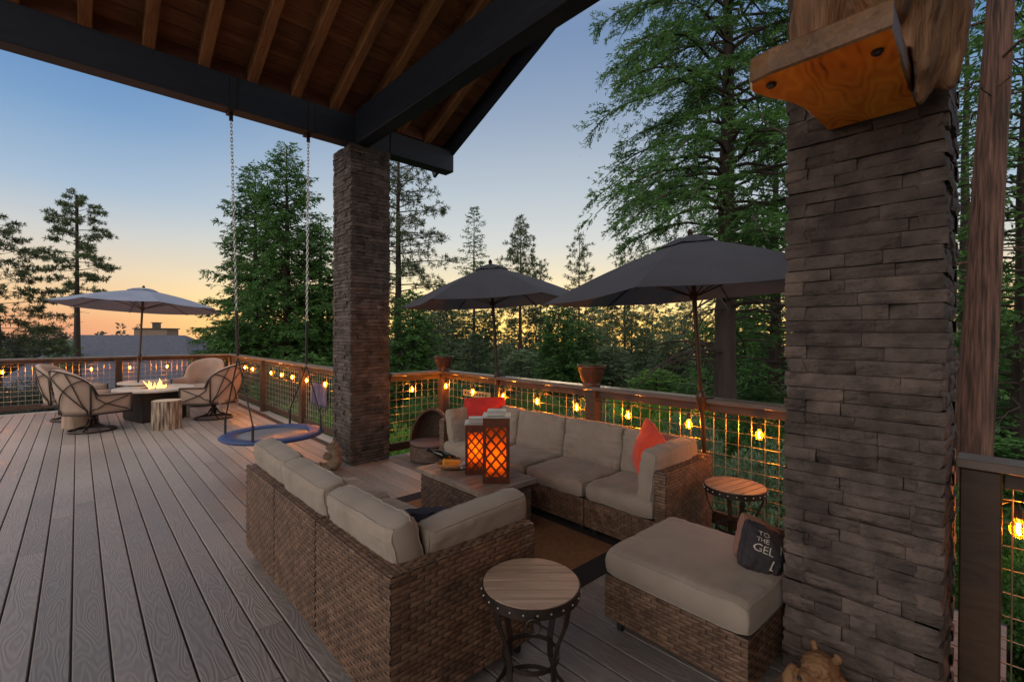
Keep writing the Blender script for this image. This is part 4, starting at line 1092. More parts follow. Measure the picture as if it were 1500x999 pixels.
for lab, p, tgt in (('swivel chair with fringed throw at the left of the swing ropes, back turned', (1.87, 10.22), (1.1, 10.9)),
                    ('swivel chair facing us at the far railing corner behind the fire table', (2.0, 12.25), (1.25, 11.2)),
                    ('swivel chair mostly hidden behind the chair with its back turned', (-.06, 11.75), (1.1, 11.3))):
    r_ = copy_tree(base); r_.location = (p[0], p[1], 0); r_.rotation_euler = (0, 0, face(p, tgt)); r_['label'] = lab
thr = thing('throw_blanket', 'fringed edge of a throw hanging under the right swivel chair', 'blanket', (2.02, 9.86, .2))
mb = MB()
for k in range(26):
    f = k / 25; x, y = 1.88 + .34 * f, 9.80 + .20 * f; h = rnd.uniform(.13, .17)
    mb.beam((x, y, .33), (x + rnd.uniform(-.008, .008), y, .33 - h), .010, .006, up=(1, 0, 0))
mb.beam((1.87, 9.795, .345), (2.23, 10.005, .345), .012, .05)
mb.build('fringe', M['chaircush'], thr)

# ------------------------------------------------------------------ hooded wicker pet bed, statues, rail hangings
pbx, pby, pr = 3.30, 5.02, .27
pet = thing('pet_bed', 'round dark wicker pet bed with half hood between pillar and long sofa', 'pet bed', (pbx, pby, 0))
w = MB()
for k in range(40):
    a, b = 2 * PI * k / 40, 2 * PI * (k + 1) / 40
    p, q = Vector((pbx + pr * math.cos(a), pby + pr * math.sin(a), .03)), Vector((pbx + pr * math.cos(b), pby + pr * math.sin(b), .03))
    weave(w, p, q - p, (0, 0, 1), (q - p).length, .17, .043, .018, .005)
w.build('woven_base', M['wickerdark'], pet)
mb = MB(); mb.lathe([(pr - .004, .0), (pr - .004, .2), (0, .2)], (pbx, pby, 0), 40); mb.build('base_core', M['wickerd'], pet)
mb = MB(); mb.lathe([(pr - .01, .203), (pr + .006, .225), (pr - .02, .25), (.1, .262), (0, .264)], (pbx, pby, 0), 40); mb.build('cushion', mat('mauve cushion', (.16, .10, .095), .9), pet, smooth=True)
mb = MB(); vs = []; fs = []
dirb = math.atan2(.70, .71)
for j in range(15):
    e = (PI / 2) * j / 14
    for i in range(29):
        a = dirb - PI * .56 + PI * 1.12 * i / 28
        for rr_ in ((pr + .012), (pr - .008)):
            vs.append((pbx + rr_ * math.cos(e) * math.cos(a), pby + rr_ * math.cos(e) * math.sin(a), .20 + (rr_ * 1.62) * math.sin(e)))
for j in range(14):
    for i in range(28):
        q = (j * 29 + i) * 2; r2 = q + 58
        fs.append((q, q + 2, r2 + 2, r2)); fs.append((q + 1, r2 + 1, r2 + 3, q + 3))
for j in range(14):
    q = (j * 29) * 2; fs.append((q, q + 58, q + 59, q + 1)); q = (j * 29 + 28) * 2; fs.append((q, q + 1, q + 59, q + 58))
mb.add(vs, fs); mb.build('hood', mat('woven hood', (.085, .055, .04), .6, var=(.15, .095, .07), vscale=26, bump=.8, bscale=60, stretch=(1, 1, 4)), pet, smooth=False)

sx, sy = 2.20, 5.40
st = MB()
st.ell((0, 0, .105), (.095, .085, .11)); st.ell((0, .0, .19), (.075, .07, .085)); st.ell((0, .012, .275), (.062, .06, .058)); st.ell((0, .065, .262), (.03, .034, .026))
for s in (-1, 1):
    st.ell((s * .048, 0, .325), (.02, .014, .02)); st.ell((s * .075, .10, .04), (.036, .075, .036)); st.ell((s * .075, .16, .05), (.032, .025, .042))
    st.ell((s * .07, .065, .175), (.028, .06, .03), M=Matrix.Rotation(s * -.5, 3, 'Z'))
st.ell((0, .10, .165), (.035, .03, .03))
me = remesh(st, .008, 2)
o = thing('bear_statue', 'small seated stone bear figure at the foot of the far pillar', 'statue', (sx, sy, 0), math.radians(65))
link('stone_body', me, M['statue'], o, False, True)
# carved bear by the near pillar
st = MB()
st.ell((0, 0, .12), (.12, .12, .17)); st.ell((0, .02, .27), (.075, .085, .065)); st.ell((0, .11, .252), (.034, .06, .032)); st.ell((0, .0, .2), (.085, .085, .1))
for s in (-1, 1):
    st.ell((s * .055, -.015, .335), (.020, .012, .024)); st.ell((s * .11, .06, .12), (.04, .06, .11)); st.ell((s * .033, .10, .283), (.010, .010, .010))
me = remesh(st, .007, 1)
for v in me.vertices: v.co += v.normal * .006 * noise.noise(v.co * 55)
me.transform(Matrix.Scale(.88, 4))
o = thing('carved_bear', 'carved wooden bear with raised snout at the foot of the near pillar', 'statue', (2.245, .515, 0), math.radians(70))
link('carved_body', me, M['bear'], o, False, True)
mb = MB()
mb.ell((0, .148, .2306), (.010, .007, .008), 8, 6); mb.build('nose', M['black'], o, False)
# chainsaw carving on its shelf
cv = thing('carved_figure', 'chainsaw carved pine figure standing on the shelf of the near pillar', 'carving', (2.2, .40, 2.59))
st = MB(); r = random.Random(4)
st.ell((2.16, .44, 2.92), (.20, .17, .46)); st.ell((2.20, .26, 2.90), (.15, .12, .50)); st.ell((2.0, .50, 2.75), (.11, .09, .18)); st.ell((2.02, .30, 3.05), (.13, .13, .4)); st.ell((2.26, .16, 2.86), (.08, .075, .40)); st.ell((2.17, .42, 3.42), (.16, .15, .16)); st.ell((2.0, .44, 3.40), (.10, .06, .05))
me = remesh(st, .018, 1)
for v in me.vertices:
    v.co += v.normal * (.014 * noise.noise(Vector((v.co.x * 22, v.co.y * 22, v.co.z * 4))) + .006 * noise.noise(v.co * 40))
    v.co.x = min(v.co.x, 2.385)
    if v.co.y > .235 and v.co.z < 2.595: v.co.z = 2.595
link('carved_body', me, M['carve'], cv, True, True)
sh = thing('wood_shelf', 'thick live edge slab shelf of orange pine on the near pillar', 'shelf', (2.38, .4, 2.5))
poly = [(2.395, .252), (2.395, .548), (2.10, .562), (1.98, .59), (1.88, .638), (1.80, .655), (1.745, .635), (1.728, .57), (1.726, .40), (1.722, .238), (2.0, .246)]
pts = []
for i in range(len(poly)):
    p, q = Vector(poly[i]), Vector(poly[(i + 1) % len(poly)]); k = max(1, int((q - p).length / .03))
    for j in range(k): pts.append(p.lerp(q, j / k))
m = len(pts); mb = MB(); vs = []
cen = Vector((2.06, .42))
for zl, inset in ((2.49, .008), (2.497, 0), (2.53, -.004), (2.572, 0), (2.58, .008)):
    for p in pts:
        d = (cen - p).normalized(); j = .004 * noise.noise(Vector((p.x * 30, p.y * 30, zl * 20))) if p.x < 2.39 else 0
        q = p + d * (inset + j); vs.append((q.x, q.y, zl))
fs = []
for l in range(4):
    for i in range(m): fs.append((l * m + i, l * m + (i + 1) % m, (l + 1) * m + (i + 1) % m, (l + 1) * m + i))
mb.add(vs, fs); mb.build('slab_edge', M['slabedge'], sh)
mb = MB(); mb.add([vs[i] for i in range(m)], [tuple(range(m))]); mb.add([vs[4 * m + i] for i in range(m)], [tuple(range(m - 1, -1, -1))]); 
bt = mb.build('slab_faces', M['slab'], sh)
mb = MB()
for x, y in ((1.80, .585), (1.83, .29)):
    mb = MB(); mb.lathe([(.004, 2.476), (.012, 2.477), (.013, 2.482), (.017, 2.483), (.017, 2.4895)], (x, y, 0), 10)
    mb.build('bolt', M['black'], sh)

# rail hangings
tw = thing('garden_flag', 'purple and white patterned cloth hung on the railing by the swing', 'flag', (LX - .04, 7.38, .46))
mb = MB(); vs = []; fs = []
for j in range(9):
    for i in range(13):
        y = 7.06 + .64 * i / 12; z = .80 - .35 * j / 8; vs.append((LX - .035 + .012 * math.sin(i * 1.9) * (j / 8), y, z + .012 * (1 if i else 0)))
for j in range(8):
    for i in range(12): q = j * 13 + i; fs.append((q, q + 1, q + 14, q + 13))
mb.add(vs, fs); f_ = mb.build('cloth', mat('patterned cloth', (.035, .018, .055), .9, var=(.12, .10, .15), vscale=7, stretch=(1, 2.2, .5)), tw, smooth=True)
q = f_.modifiers.new('thickness', 'SOLIDIFY'); q.thickness = .004
sg = thing('wood_sign', 'small golden lit plaque with dark script on the railing behind the red pillow', 'sign', (RX - .035, 4.7, .8))
mb = MB(); mb.box((RX - .034, 4.68, .825), (.012, .56, .085), None, .002); mb.build('plaque', mat('plaque', (.45, .30, .12), .7, var=(.5, .35, .15), vscale=20), sg)
mb = MB(); y = 4.92
while y > 4.46:
    pts = [(RX - .0415, y - .012 * k / 3 - .006 * math.sin(k * 2.1), .825 + .018 * math.sin(k * 1.7 + y * 40)) for k in range(9)]
    mb.tube(pts, .0035, 4); y -= .06
mb.build('script_strokes', M['black'], sg)

# ------------------------------------------------------------------ trees
def unit(a): return a / (np.linalg.norm(a, axis=-1, keepdims=True) + 1e-9)
def conifer(seed, H, r0, base, prof, nb, style, bl=.13, bw=.04, dens=1.0, lean=(0, 0), droop=.35, rise=.25, top_r=.02, dead=0, trunk_sides=10, wiggle=.05, limb=.03, tstart=.12, tuftn=12, gap=None, gscale=1.0):
    """local coords, z=0 at the tree's base; prof(t) gives branch length, t=0 crown base, 1 top"""
    r = np.random.default_rng(seed); rr = random.Random(seed)
    tr = MB(); pts = []; rad = []
    K_ = 16
    for i in range(K_ + 1):
        t = i / K_; z = H * t
        pts.append((lean[0] * z + wiggle * noise.noise(Vector((z * .3, seed, 0))), lean[1] * z + wiggle * noise.noise(Vector((z * .3, seed, 9))), z))
        rad.append(max(top_r, r0 * (1 - t) ** .85 + .3 * r0 * max(0, .06 - t) / .06))
    tr.tube(pts, rad, trunk_sides)
    if trunk_sides >= 18:  # fluted, fibrous bark
        for i in range(K_ + 1):
            for k in range(trunk_sides):
                q = i * trunk_sides + k; c = Vector(pts[i]); v = Vector(tr.v[q]) - c
                a = 2 * PI * k / trunk_sides
                f = 1 + .09 * noise.noise(Vector((math.cos(a) * 3.2, math.sin(a) * 3.2, i * .35 + seed))) + .05 * noise.noise(Vector((math.cos(a) * 11, math.sin(a) * 11, i * .25 + seed)))
                tr.v[q] = tuple(c + v * f)
    def axis(z): return np.array([lean[0] * z + wiggle * noise.noise(Vector((z * .3, seed, 0))), lean[1] * z + wiggle * noise.noise(Vector((z * .3, seed, 9))), z])
    PP = []; DD = []; LL = []
    az = rr.uniform(0, 6.28)
    for b in range(nb + dead):
        isdead = b >= nb
        t = (rr.uniform(-.22, .05) if isdead else ((b + rr.random()) / nb) ** .92)
        z = base + (H - base) * t
        az += 2.399 + rr.uniform(-.5, .5)
        Lb = max(.12, prof(max(0, t)) * rr.uniform(.68, 1.12)); 
        if isdead: Lb *= rr.uniform(.4, .9)
        n = 7; s = np.linspace(0, 1, n)
        dh = np.array([math.cos(az), math.sin(az), 0]); side = np.array([-dh[1], dh[0], 0])
        ri = rise + .5 * t * t + rr.uniform(-.12, .12)
        cur = axis(z)[None] + dh[None] * (Lb * s)[:, None] + np.array([0, 0, 1.])[None] * (Lb * (ri * s - droop * s * s))[:, None] + side[None] * (Lb * .12 * np.array([noise.noise(Vector((q * 3, b, seed))) for q in s]))[:, None]
        lr = limb * (Lb / 2.0) ** .7 * r0 / .25
        tr.tube([tuple(p) for p in cur], [max(.006, lr * (1 - .85 * q)) for q in s], 5, False)
        if isdead:
            for _ in range(3):
                q = rr.uniform(.3, .9); i0 = int(q * (n - 1)); p0 = cur[i0]; d = dh * rr.uniform(.2, .8) + side * rr.uniform(-1, 1) + np.array([0, 0, rr.uniform(-.6, .3)])
                tr.tube([tuple(p0), tuple(p0 + d * Lb * .25)], [.008, .004], 4, False)
            continue
        if style in ('fir', 'cedar'):
            m = max(3, int(Lb / (.15 if style == 'fir' else .13) * dens))
            q = tstart + (1 - tstart) * r.uniform(0, 1, m * 2) ** .8
            sg = np.where(np.arange(m * 2) % 2 == 0, 1.0, -1.0)
            P0 = np.stack([np.interp(q, s, cur[:, k]) for k in range(3)], 1)
            lt = (.16 + .42 * Lb * (1 - q) + .10 * Lb) * r.uniform(.6, 1.15, m * 2) * (.75 if style == 'fir' else .85)
            an = np.radians(r.uniform(35, 70, m * 2)) * sg
            D = dh[None] * np.cos(an)[:, None] + side[None] * np.sin(an)[:, None]
            D[:, 2] += r.normal(-.10 if style == 'fir' else -.16, .22 if style == 'fir' else .30, m * 2)
            D = unit(D)
            # tip twig
            P0 = np.concatenate([P0, cur[-1:]]); D = np.concatenate([D, unit((cur[-1] - cur[-2])[None])]); lt = np.concatenate([lt, [.2]])
            step = bl * (.50 if style == 'fir' else .46) / dens
            cnt = np.maximum(2, (lt / step).astype(int)); idx = np.repeat(np.arange(len(P0)), cnt * 2)
            f = r.uniform(0, 1, len(idx)); X = P0[idx] + D[idx] * (lt[idx] * f)[:, None]
            X[:, 2] -= (f * f) * lt[idx] * (.12 if style == 'fir' else .30)
            up = np.array([0, 0, 1.])[None]; sd = unit(np.cross(D[idx], up + 0 * D[idx]))
            sgn = np.where(r.uniform(0, 1, len(idx)) < .5, 1., -1.)[:, None]
            B = unit(D[idx] * r.uniform(.5, 1.1, (len(idx), 1)) + sd * sgn * r.uniform(.2, .9, (len(idx), 1)) + up * r.normal(-.05 if style == 'fir' else -.18, .35, (len(idx), 1)))
            PP.append(X); DD.append(B); LL.append(bl * r.uniform(.6, 1.25, len(idx)))
        else:  # pine tufts
            m = max(2, int(Lb / .20 * dens)); q = 1 - (1 - tstart) * r.uniform(0, 1, m) ** 1.5
            q[0] = 1.0
            P0 = np.stack([np.interp(q, s, cur[:, k]) for k in range(3)], 1)
            off = r.normal(0, 1, (m, 3)) * np.array([1, 1, .45]) * (.09 + .16 * Lb * .5); off[0] *= .1
            Pt = P0 + off
            for p, e in zip(P0, Pt):
                if (np.linalg.norm(e - p) > .1): tr.tube([tuple(p), tuple(e)], [.010, .005], 3, False)
            dirn = unit(off + dh[None] * .25 + np.array([0, 0, .12])[None])
            idx = np.repeat(np.arange(m), tuftn)
            B = unit(dirn[idx] * .55 + r.normal(0, 1, (len(idx), 3)) * .75)
            PP.append(Pt[idx] + r.normal(0, .02, (len(idx), 3))); DD.append(B); LL.append(bl * r.uniform(.7, 1.2, len(idx)))
    P = np.concatenate(PP); D = np.concatenate(DD); Lg = np.concatenate(LL)
    if gap is not None:
        x, y, z = (P * gscale).T
        nz = np.sin(1.9 * x + 1.3 * np.sin(1.7 * y + seed)) * np.sin(2.3 * y + 1.1 * np.sin(1.9 * z)) + np.sin(3.1 * z + 1.2 * np.sin(2.1 * x + seed)) * .7 + .5 * np.sin(5.3 * x + 2 * y) * np.sin(4.7 * z + 3 * y)
        k = nz > gap + r.normal(0, .12, len(nz)); P, D, Lg = P[k], D[k], Lg[k]
    V, Q = blades(P, D, Lg, bw, r)
    return tr.me('trunk'), np_mesh('crown', V, Q)
def plant_tree(name, label, cat, mesh, bark, lf, x, y, z, rz=0, s=1.0, sz=None, group=None):
    t = thing(name, label, cat, (x, y, z), rz, group); t.scale = (s, s, sz or s)
    tm, cm = mesh
    for nm, me, mm in (('trunk', tm, bark), ('crown', cm, lf)):
        if me is None: continue
        o = bpy.data.objects.new(nm, me); COL.objects.link(o); o.parent = t
        if not me.materials: me.materials.append(mm)
        if me.materials[0] != mm:
            o.material_slots[0].link = 'OBJECT'; o.material_slots[0].material = mm
    return t
def at(px, D):  # point on the ground at a bearing (photo column) and depth
    k = (px - 750) / 681.5; d = right * k + fwd
    return D * d.x, D * d.y
def zt_(ypx, D): return 1.6 + (488 - ypx) / 681.5 * D
cone = lambda a, p=.8: (lambda t: a * (1 - t) ** p + .1)
oval = lambda a: (lambda t: a * (.35 + .65 * math.sin(PI * min(1, .18 + .82 * t))) * (1 if t < .9 else .7))
TREES = []
def hero(name, label, px, D, ytop, kw, bark, lf, rz=0):
    x, y = at(px, D); z0 = tz(x, y) - .2; H = zt_(ytop, D) - z0
    kw = dict(kw)
    if 'cy' in kw: kw['base'] = zt_(kw.pop('cy'), D) - z0
    me = conifer(H=H, **kw)
    return plant_tree(name, label, 'tree', me, M[bark], M[lf], x, y, z0, rz)
hero('pine_tree', 'tall sparse pine with bare trunk left of the light grey umbrella', 113, 34, 288, dict(seed=12, r0=.30, cy=440, prof=oval(1.9), nb=44, style='pine', bl=.26, bw=.05, dens=2.6, droop=.15, rise=.12, dead=9, tuftn=18, tstart=.5, top_r=.10), 'bark', 'pine')
hero('pine_tree', 'spreading pine cut off by the left picture edge', -4, 26, 325, dict(seed=21, r0=.26, cy=530, prof=cone(3.1, .5), nb=58, style='pine', bl=.25, bw=.045, dens=2.2, droop=.05, rise=.10, tuftn=18, tstart=.4, limb=.018), 'bark', 'pine')
hero('cedar_tree', 'dense cedar with the tallest leader behind the swing chains', 420, 17, 214, dict(seed=31, r0=.24, cy=560, prof=cone(2.15, .62), nb=190, style='cedar', bl=.14, bw=.036, dens=1.4, gap=-.55, gscale=1.7, droop=.25, rise=.35), 'bark', 'cedar')
hero('cedar_tree', 'dense cedar left of the tallest one behind the swing', 374, 18.5, 246, dict(seed=32, r0=.22, cy=560, prof=cone(2.1, .62), nb=180, style='cedar', bl=.15, bw=.038, dens=1.4, gap=-.55, gscale=1.7, droop=.25, rise=.35), 'bark', 'cedar')
hero('cedar_tree', 'shorter dense cedar close left of the far stone pillar', 470, 17.5, 318, dict(seed=33, r0=.2, cy=560, prof=cone(1.7, .6), nb=130, style='cedar', bl=.14, bw=.036, dens=1.4, gap=-.55, gscale=1.7, droop=.25, rise=.3), 'bark', 'cedar')
hero('pine_tree', 'tall open pine right behind the far stone pillar', 583, 24, 150, dict(seed=41, r0=.26, cy=505, prof=oval(2.9), nb=92, style='pine', bl=.25, bw=.040, dens=1.5, droop=.12, rise=.15, tuftn=14, tstart=.25, dead=4), 'bark', 'pine')
hero('fir_tree', 'slim symmetric fir above the left charcoal umbrella', 694, 34, 303, dict(seed=51, r0=.17, cy=500, prof=cone(2.1, .75), nb=100, style='fir', bl=.19, bw=.055, dens=.9, droop=.18, rise=.2), 'bark', 'fir')
hero('pine_tree', 'bushy pointed pine right of the left charcoal umbrella top', 762, 34, 318, dict(seed=52, r0=.2, cy=480, prof=cone(2.1, .65), nb=84, style='pine', bl=.25, bw=.045, dens=1.7, droop=.1, rise=.25, tuftn=14, tstart=.2), 'bark', 'pine')
hero('pine_tree', 'narrow young pine between the two charcoal umbrellas', 848, 30, 345, dict(seed=53, r0=.13, cy=480, prof=cone(1.15, .5), nb=46, style='pine', bl=.24, bw=.042, dens=1.6, droop=.1, rise=.3, tuftn=14, tstart=.2), 'bark', 'pine')
hero('pine_tree', 'small distant pine just left of the big cedar foliage', 915, 45, 346, dict(seed=54, r0=.16, cy=490, prof=cone(1.6, .6), nb=60, style='pine', bl=.30, bw=.06, dens=1.6, droop=.1, rise=.3, tuftn=12, tstart=.2), 'bark', 'pine')
hero('pine_tree', 'short pine tip at the right shoulder of the left charcoal umbrella', 792, 36, 388, dict(seed=55, r0=.13, cy=480, prof=cone(1.2, .6), nb=44, style='pine', bl=.28, bw=.05, dens=1.5, droop=.1, rise=.3, tuftn=12, tstart=.2), 'bark', 'pine')
hero('cedar_tree', 'huge old cedar with dark trunk behind the right charcoal umbrella', 1063, 13.5, -260, dict(seed=61, r0=.35, cy=395, prof=lambda t: 4.6 - 1.9 * t, nb=150, style='cedar', bl=.125, bw=.027, dens=1.45, droop=.62, rise=.34, dead=30, limb=.026, tstart=.22, gap=-.22, gscale=1.5, trunk_sides=18), 'bark', 'cedar')
x, y = at(1413, 7.6); z0 = tz(x, y) - .3
me = conifer(seed=71, H=22, r0=.27, base=8.6, prof=lambda t: 2.6 - 1.2 * t, nb=34, style='cedar', bl=.18, bw=.06, dens=.7, lean=(.040, -.036), droop=.4, rise=.1, dead=8, limb=.02, trunk_sides=90, wiggle=.03)
plant_tree('cedar_tree', 'big red barked leaning trunk right of the near stone pillar', 'tree', me, M['redbark'], M['cedar'], x, y, z0)
hero('cedar_tree', 'leafy cedar filling the gap left of the near stone pillar', 1135, 17, 120, dict(seed=81, r0=.28, cy=560, prof=cone(3.0, .5), nb=150, style='cedar', bl=.19, bw=.06, dens=.75, gap=-.35, gscale=1.4, droop=.4, rise=.3, tstart=.3), 'bark', 'cedar')
hero('cedar_tree', 'dark cedar beside the red trunk at the right picture edge', 1500, 12, -120, dict(seed=82, r0=.28, cy=640, prof=cone(2.6, .4), nb=170, style='cedar', bl=.18, bw=.058, dens=.72, gap=-.35, gscale=1.4, droop=.4, rise=.2, tstart=.2), 'bark', 'cedar')
hero('cedar_tree', 'dark cedar glimpsed between near pillar and red trunk', 1412, 18, -60, dict(seed=83, r0=.25, cy=640, prof=cone(2.6, .45), nb=150, style='cedar', bl=.20, bw=.065, dens=.7, gap=-.35, gscale=1.4, droop=.4, rise=.2, tstart=.2), 'bark', 'cedar')

# background wood: shared crowns, every tree its own thing
fam = {
    'fir': conifer(201, 12, .16, .8, cone(2.5, .65), 150, 'fir', bl=.24, bw=.085, dens=.95, droop=.2, rise=.2),
    'cedar': conifer(202, 12, .18, .5, cone(2.6, .55), 160, 'cedar', bl=.25, bw=.09, dens=.95, droop=.3, rise=.3),
    'cedar2': conifer(203, 12, .18, .6, cone(3.0, .5), 150, 'cedar', bl=.26, bw=.095, dens=.9, droop=.35, rise=.3),
    'pine': conifer(204, 12, .16, 2.5, oval(2.3), 76, 'pine', bl=.28, bw=.055, dens=1.8, droop=.1, rise=.2, tuftn=12),
}
WOOD = [  # photo column, depth, top row, family, leaf, label
    (604, 20, 428, 'cedar', 'cedar', 'dark cedar right beside the far stone pillar'),
    (632, 27, 462, 'pine', 'mid', 'low pine right of the open pine trunk'),
    (655, 33, 447, 'fir', 'fir', 'dim fir under the left tip of the left charcoal umbrella'),
    (697, 21, 488, 'fir', 'fir', 'dark layered fir directly behind the left umbrella pole'),
    (735, 30, 500, 'pine', 'mid', 'pale pine low between umbrella pole and bushy pine'),
    (764, 24, 512, 'cedar2', 'mid', 'pale tree under the bushy pointed pine'),
    (818, 21, 446, 'cedar', 'cedar', 'pointed green cedar between the two charcoal umbrellas'),
    (848, 23, 470, 'cedar2', 'cedar', 'second green cedar under the narrow young pine'),
    (873, 31, 480, 'pine', 'mid', 'pale pine above the larger terracotta pot'),
    (897, 22, 505, 'cedar', 'mid', 'pale rounded tree right of the larger terracotta pot'),
    (925, 35, 455, 'pine', 'pine', 'thin pine against the sunset under the right umbrella'),
    (945, 27, 478, 'fir', 'fir', 'dark fir against the sunset under the right umbrella'),
    (962, 18, 540, 'cedar2', 'bright', 'bright green young tree left of the right umbrella pole'),
    (985, 24, 488, 'cedar', 'mid', 'mid green cedar just left of the right umbrella pole'),
    (1003, 38, 440, 'pine', 'pine', 'far thin pine seen beside the right umbrella pole'),
    (1012, 16, 560, 'cedar', 'cedar', 'dark young cedar low behind the right umbrella pole'),
    (1048, 28, 500, 'fir', 'fir', 'fir behind the huge cedar trunk'),
    (1090, 23, 455, 'cedar2', 'cedar', 'dense cedar right of the huge cedar trunk'),
    (1112, 15, 560, 'cedar', 'cedar', 'young cedar low beside the near stone pillar'),
    (1142, 19, 470, 'fir', 'fir', 'dark fir peeking past the left edge of the near pillar'),
    (585, 30, 470, 'fir', 'mid', 'grey green fir in the gap beside the far stone pillar'),
    (720, 40, 470, 'fir', 'fir', 'far fir right of the slim symmetric fir'),
    (785, 42, 462, 'pine', 'pine', 'far pine right of the bushy pointed pine'),
    (1440, 24, 380, 'cedar', 'cedar', 'far cedar left of the red trunk'),
    (1475, 17, 470, 'cedar2', 'cedar', 'low cedar right of the red trunk'),
    (1425, 14, 560, 'fir', 'fir', 'young fir low behind the red trunk'),
    (1492, 10, 640, 'cedar', 'cedar', 'young cedar above the right hand railing'),
    (22, 48, 492, 'cedar2', 'far', 'misty round tree low at the left edge'),
    (58, 42, 488, 'fir', 'far', 'misty tree below the spreading pine'),
    (84, 55, 482, 'cedar', 'far', 'misty tree just left of the sparse pine trunk'),
    (98, 40, 500, 'cedar2', 'mid', 'green tree at the foot of the sparse pine'),
    (312, 30, 512, 'cedar', 'cedar', 'low tree left of the dense cedars by the house roof'),
    (445, 14, 520, 'cedar2', 'cedar', 'low cedar bough mass behind the right swing chain'),
    (480, 21, 420, 'cedar', 'cedar', 'cedar touching the left edge of the far stone pillar'),
    (612, 34, 438, 'pine', 'pine', 'lacy pine in the glow left of the left umbrella tip'),
    (642, 40, 430, 'pine', 'pine', 'tall thin pine in the glow above the left umbrella tip'),
    (678, 44, 452, 'pine', 'mid', 'lacy pine in the glow left of the left umbrella pole'),
    (712, 36, 458, 'pine', 'pine', 'lacy pine in the glow at the left umbrella pole'),
    (750, 46, 466, 'cedar', 'mid', 'small far cedar in the glow under the left umbrella'),
    (800, 34, 462, 'fir', 'mid', 'grey green fir between the umbrellas'),
    (832, 44, 440, 'pine', 'pine', 'far pine beside the narrow young pine'),
    (868, 38, 452, 'pine', 'mid', 'lacy pine in the glow under the right umbrella left tip'),
    (890, 46, 430, 'pine', 'pine', 'far tall pine under the right umbrella left edge'),
    (955, 44, 436, 'pine', 'pine', 'far pine in the glow under the middle of the right umbrella'),
    (980, 32, 462, 'pine', 'mid', 'lacy pine in the glow left of the right umbrella pole'),
    (1030, 34, 452, 'pine', 'pine', 'lacy pine in the glow right of the right umbrella pole'),
    (1075, 40, 440, 'pine', 'pine', 'far pine in the glow right of the huge cedar trunk'),
    (1120, 36, 420, 'pine', 'pine', 'far pine in the glow left of the near stone pillar'),
    (340, 16, 470, 'cedar', 'cedar', 'low cedar at the left foot of the dense cedar group'),
]
rw = random.Random(17)
for px, D, yt, fm, lf, lab in WOOD:
    x, y = at(px, D); z0 = tz(x, y) - .2; H = zt_(yt, D) - z0; s = H / 12
    sx = max(.72, min(1.3, s * rw.uniform(1.05, 1.3)))
    plant_tree({'fir': 'fir_tree', 'cedar': 'cedar_tree', 'cedar2': 'cedar_tree', 'pine': 'pine_tree'}[fm], lab, 'tree', fam[fm], M['bark'], M[lf], x, y, z0, rw.uniform(0, 6.28), sx, s, 'trees of the wood below the deck')
# shrubs
def bush(seed, n, R, H, bl, bw, clumps=40):
    r = np.random.default_rng(seed)
    cc = unit(r.normal(0, 1, (clumps, 3))) * r.uniform(.35, 1.0, (clumps, 1)) * np.array([R, R, H * .5]); cc[:, 2] += H * .5
    cc = cc[cc[:, 2] > .05]
    i = r.integers(0, len(cc), n); P = cc[i] + unit(r.normal(0, 1, (n, 3))) * (R * .26 * r.uniform(.2, 1, (n, 1)) ** .6)
    D = unit((P - cc[i]) + r.normal(0, .10, (n, 3)) + np.array([0, 0, .08]))
    V, Q = blades(P, D, bl * r.uniform(.6, 1.3, n), bw, r)
    tr = MB()
    for c in cc[:14]: tr.tube([(0, 0, -.1), (c[0] * .35, c[1] * .35, c[2] * .45), tuple(c)], [.03, .018, .006], 5, False)
    return tr.me('stem'), np_mesh('crown', V, Q)
bushes = [bush(301, 22000, 1.0, 1.6, .055, .032, 60), bush(302, 24000, 1.0, 1.3, .050, .030, 75), bush(303, 20000, 1.0, 2.0, .055, .036, 50)]
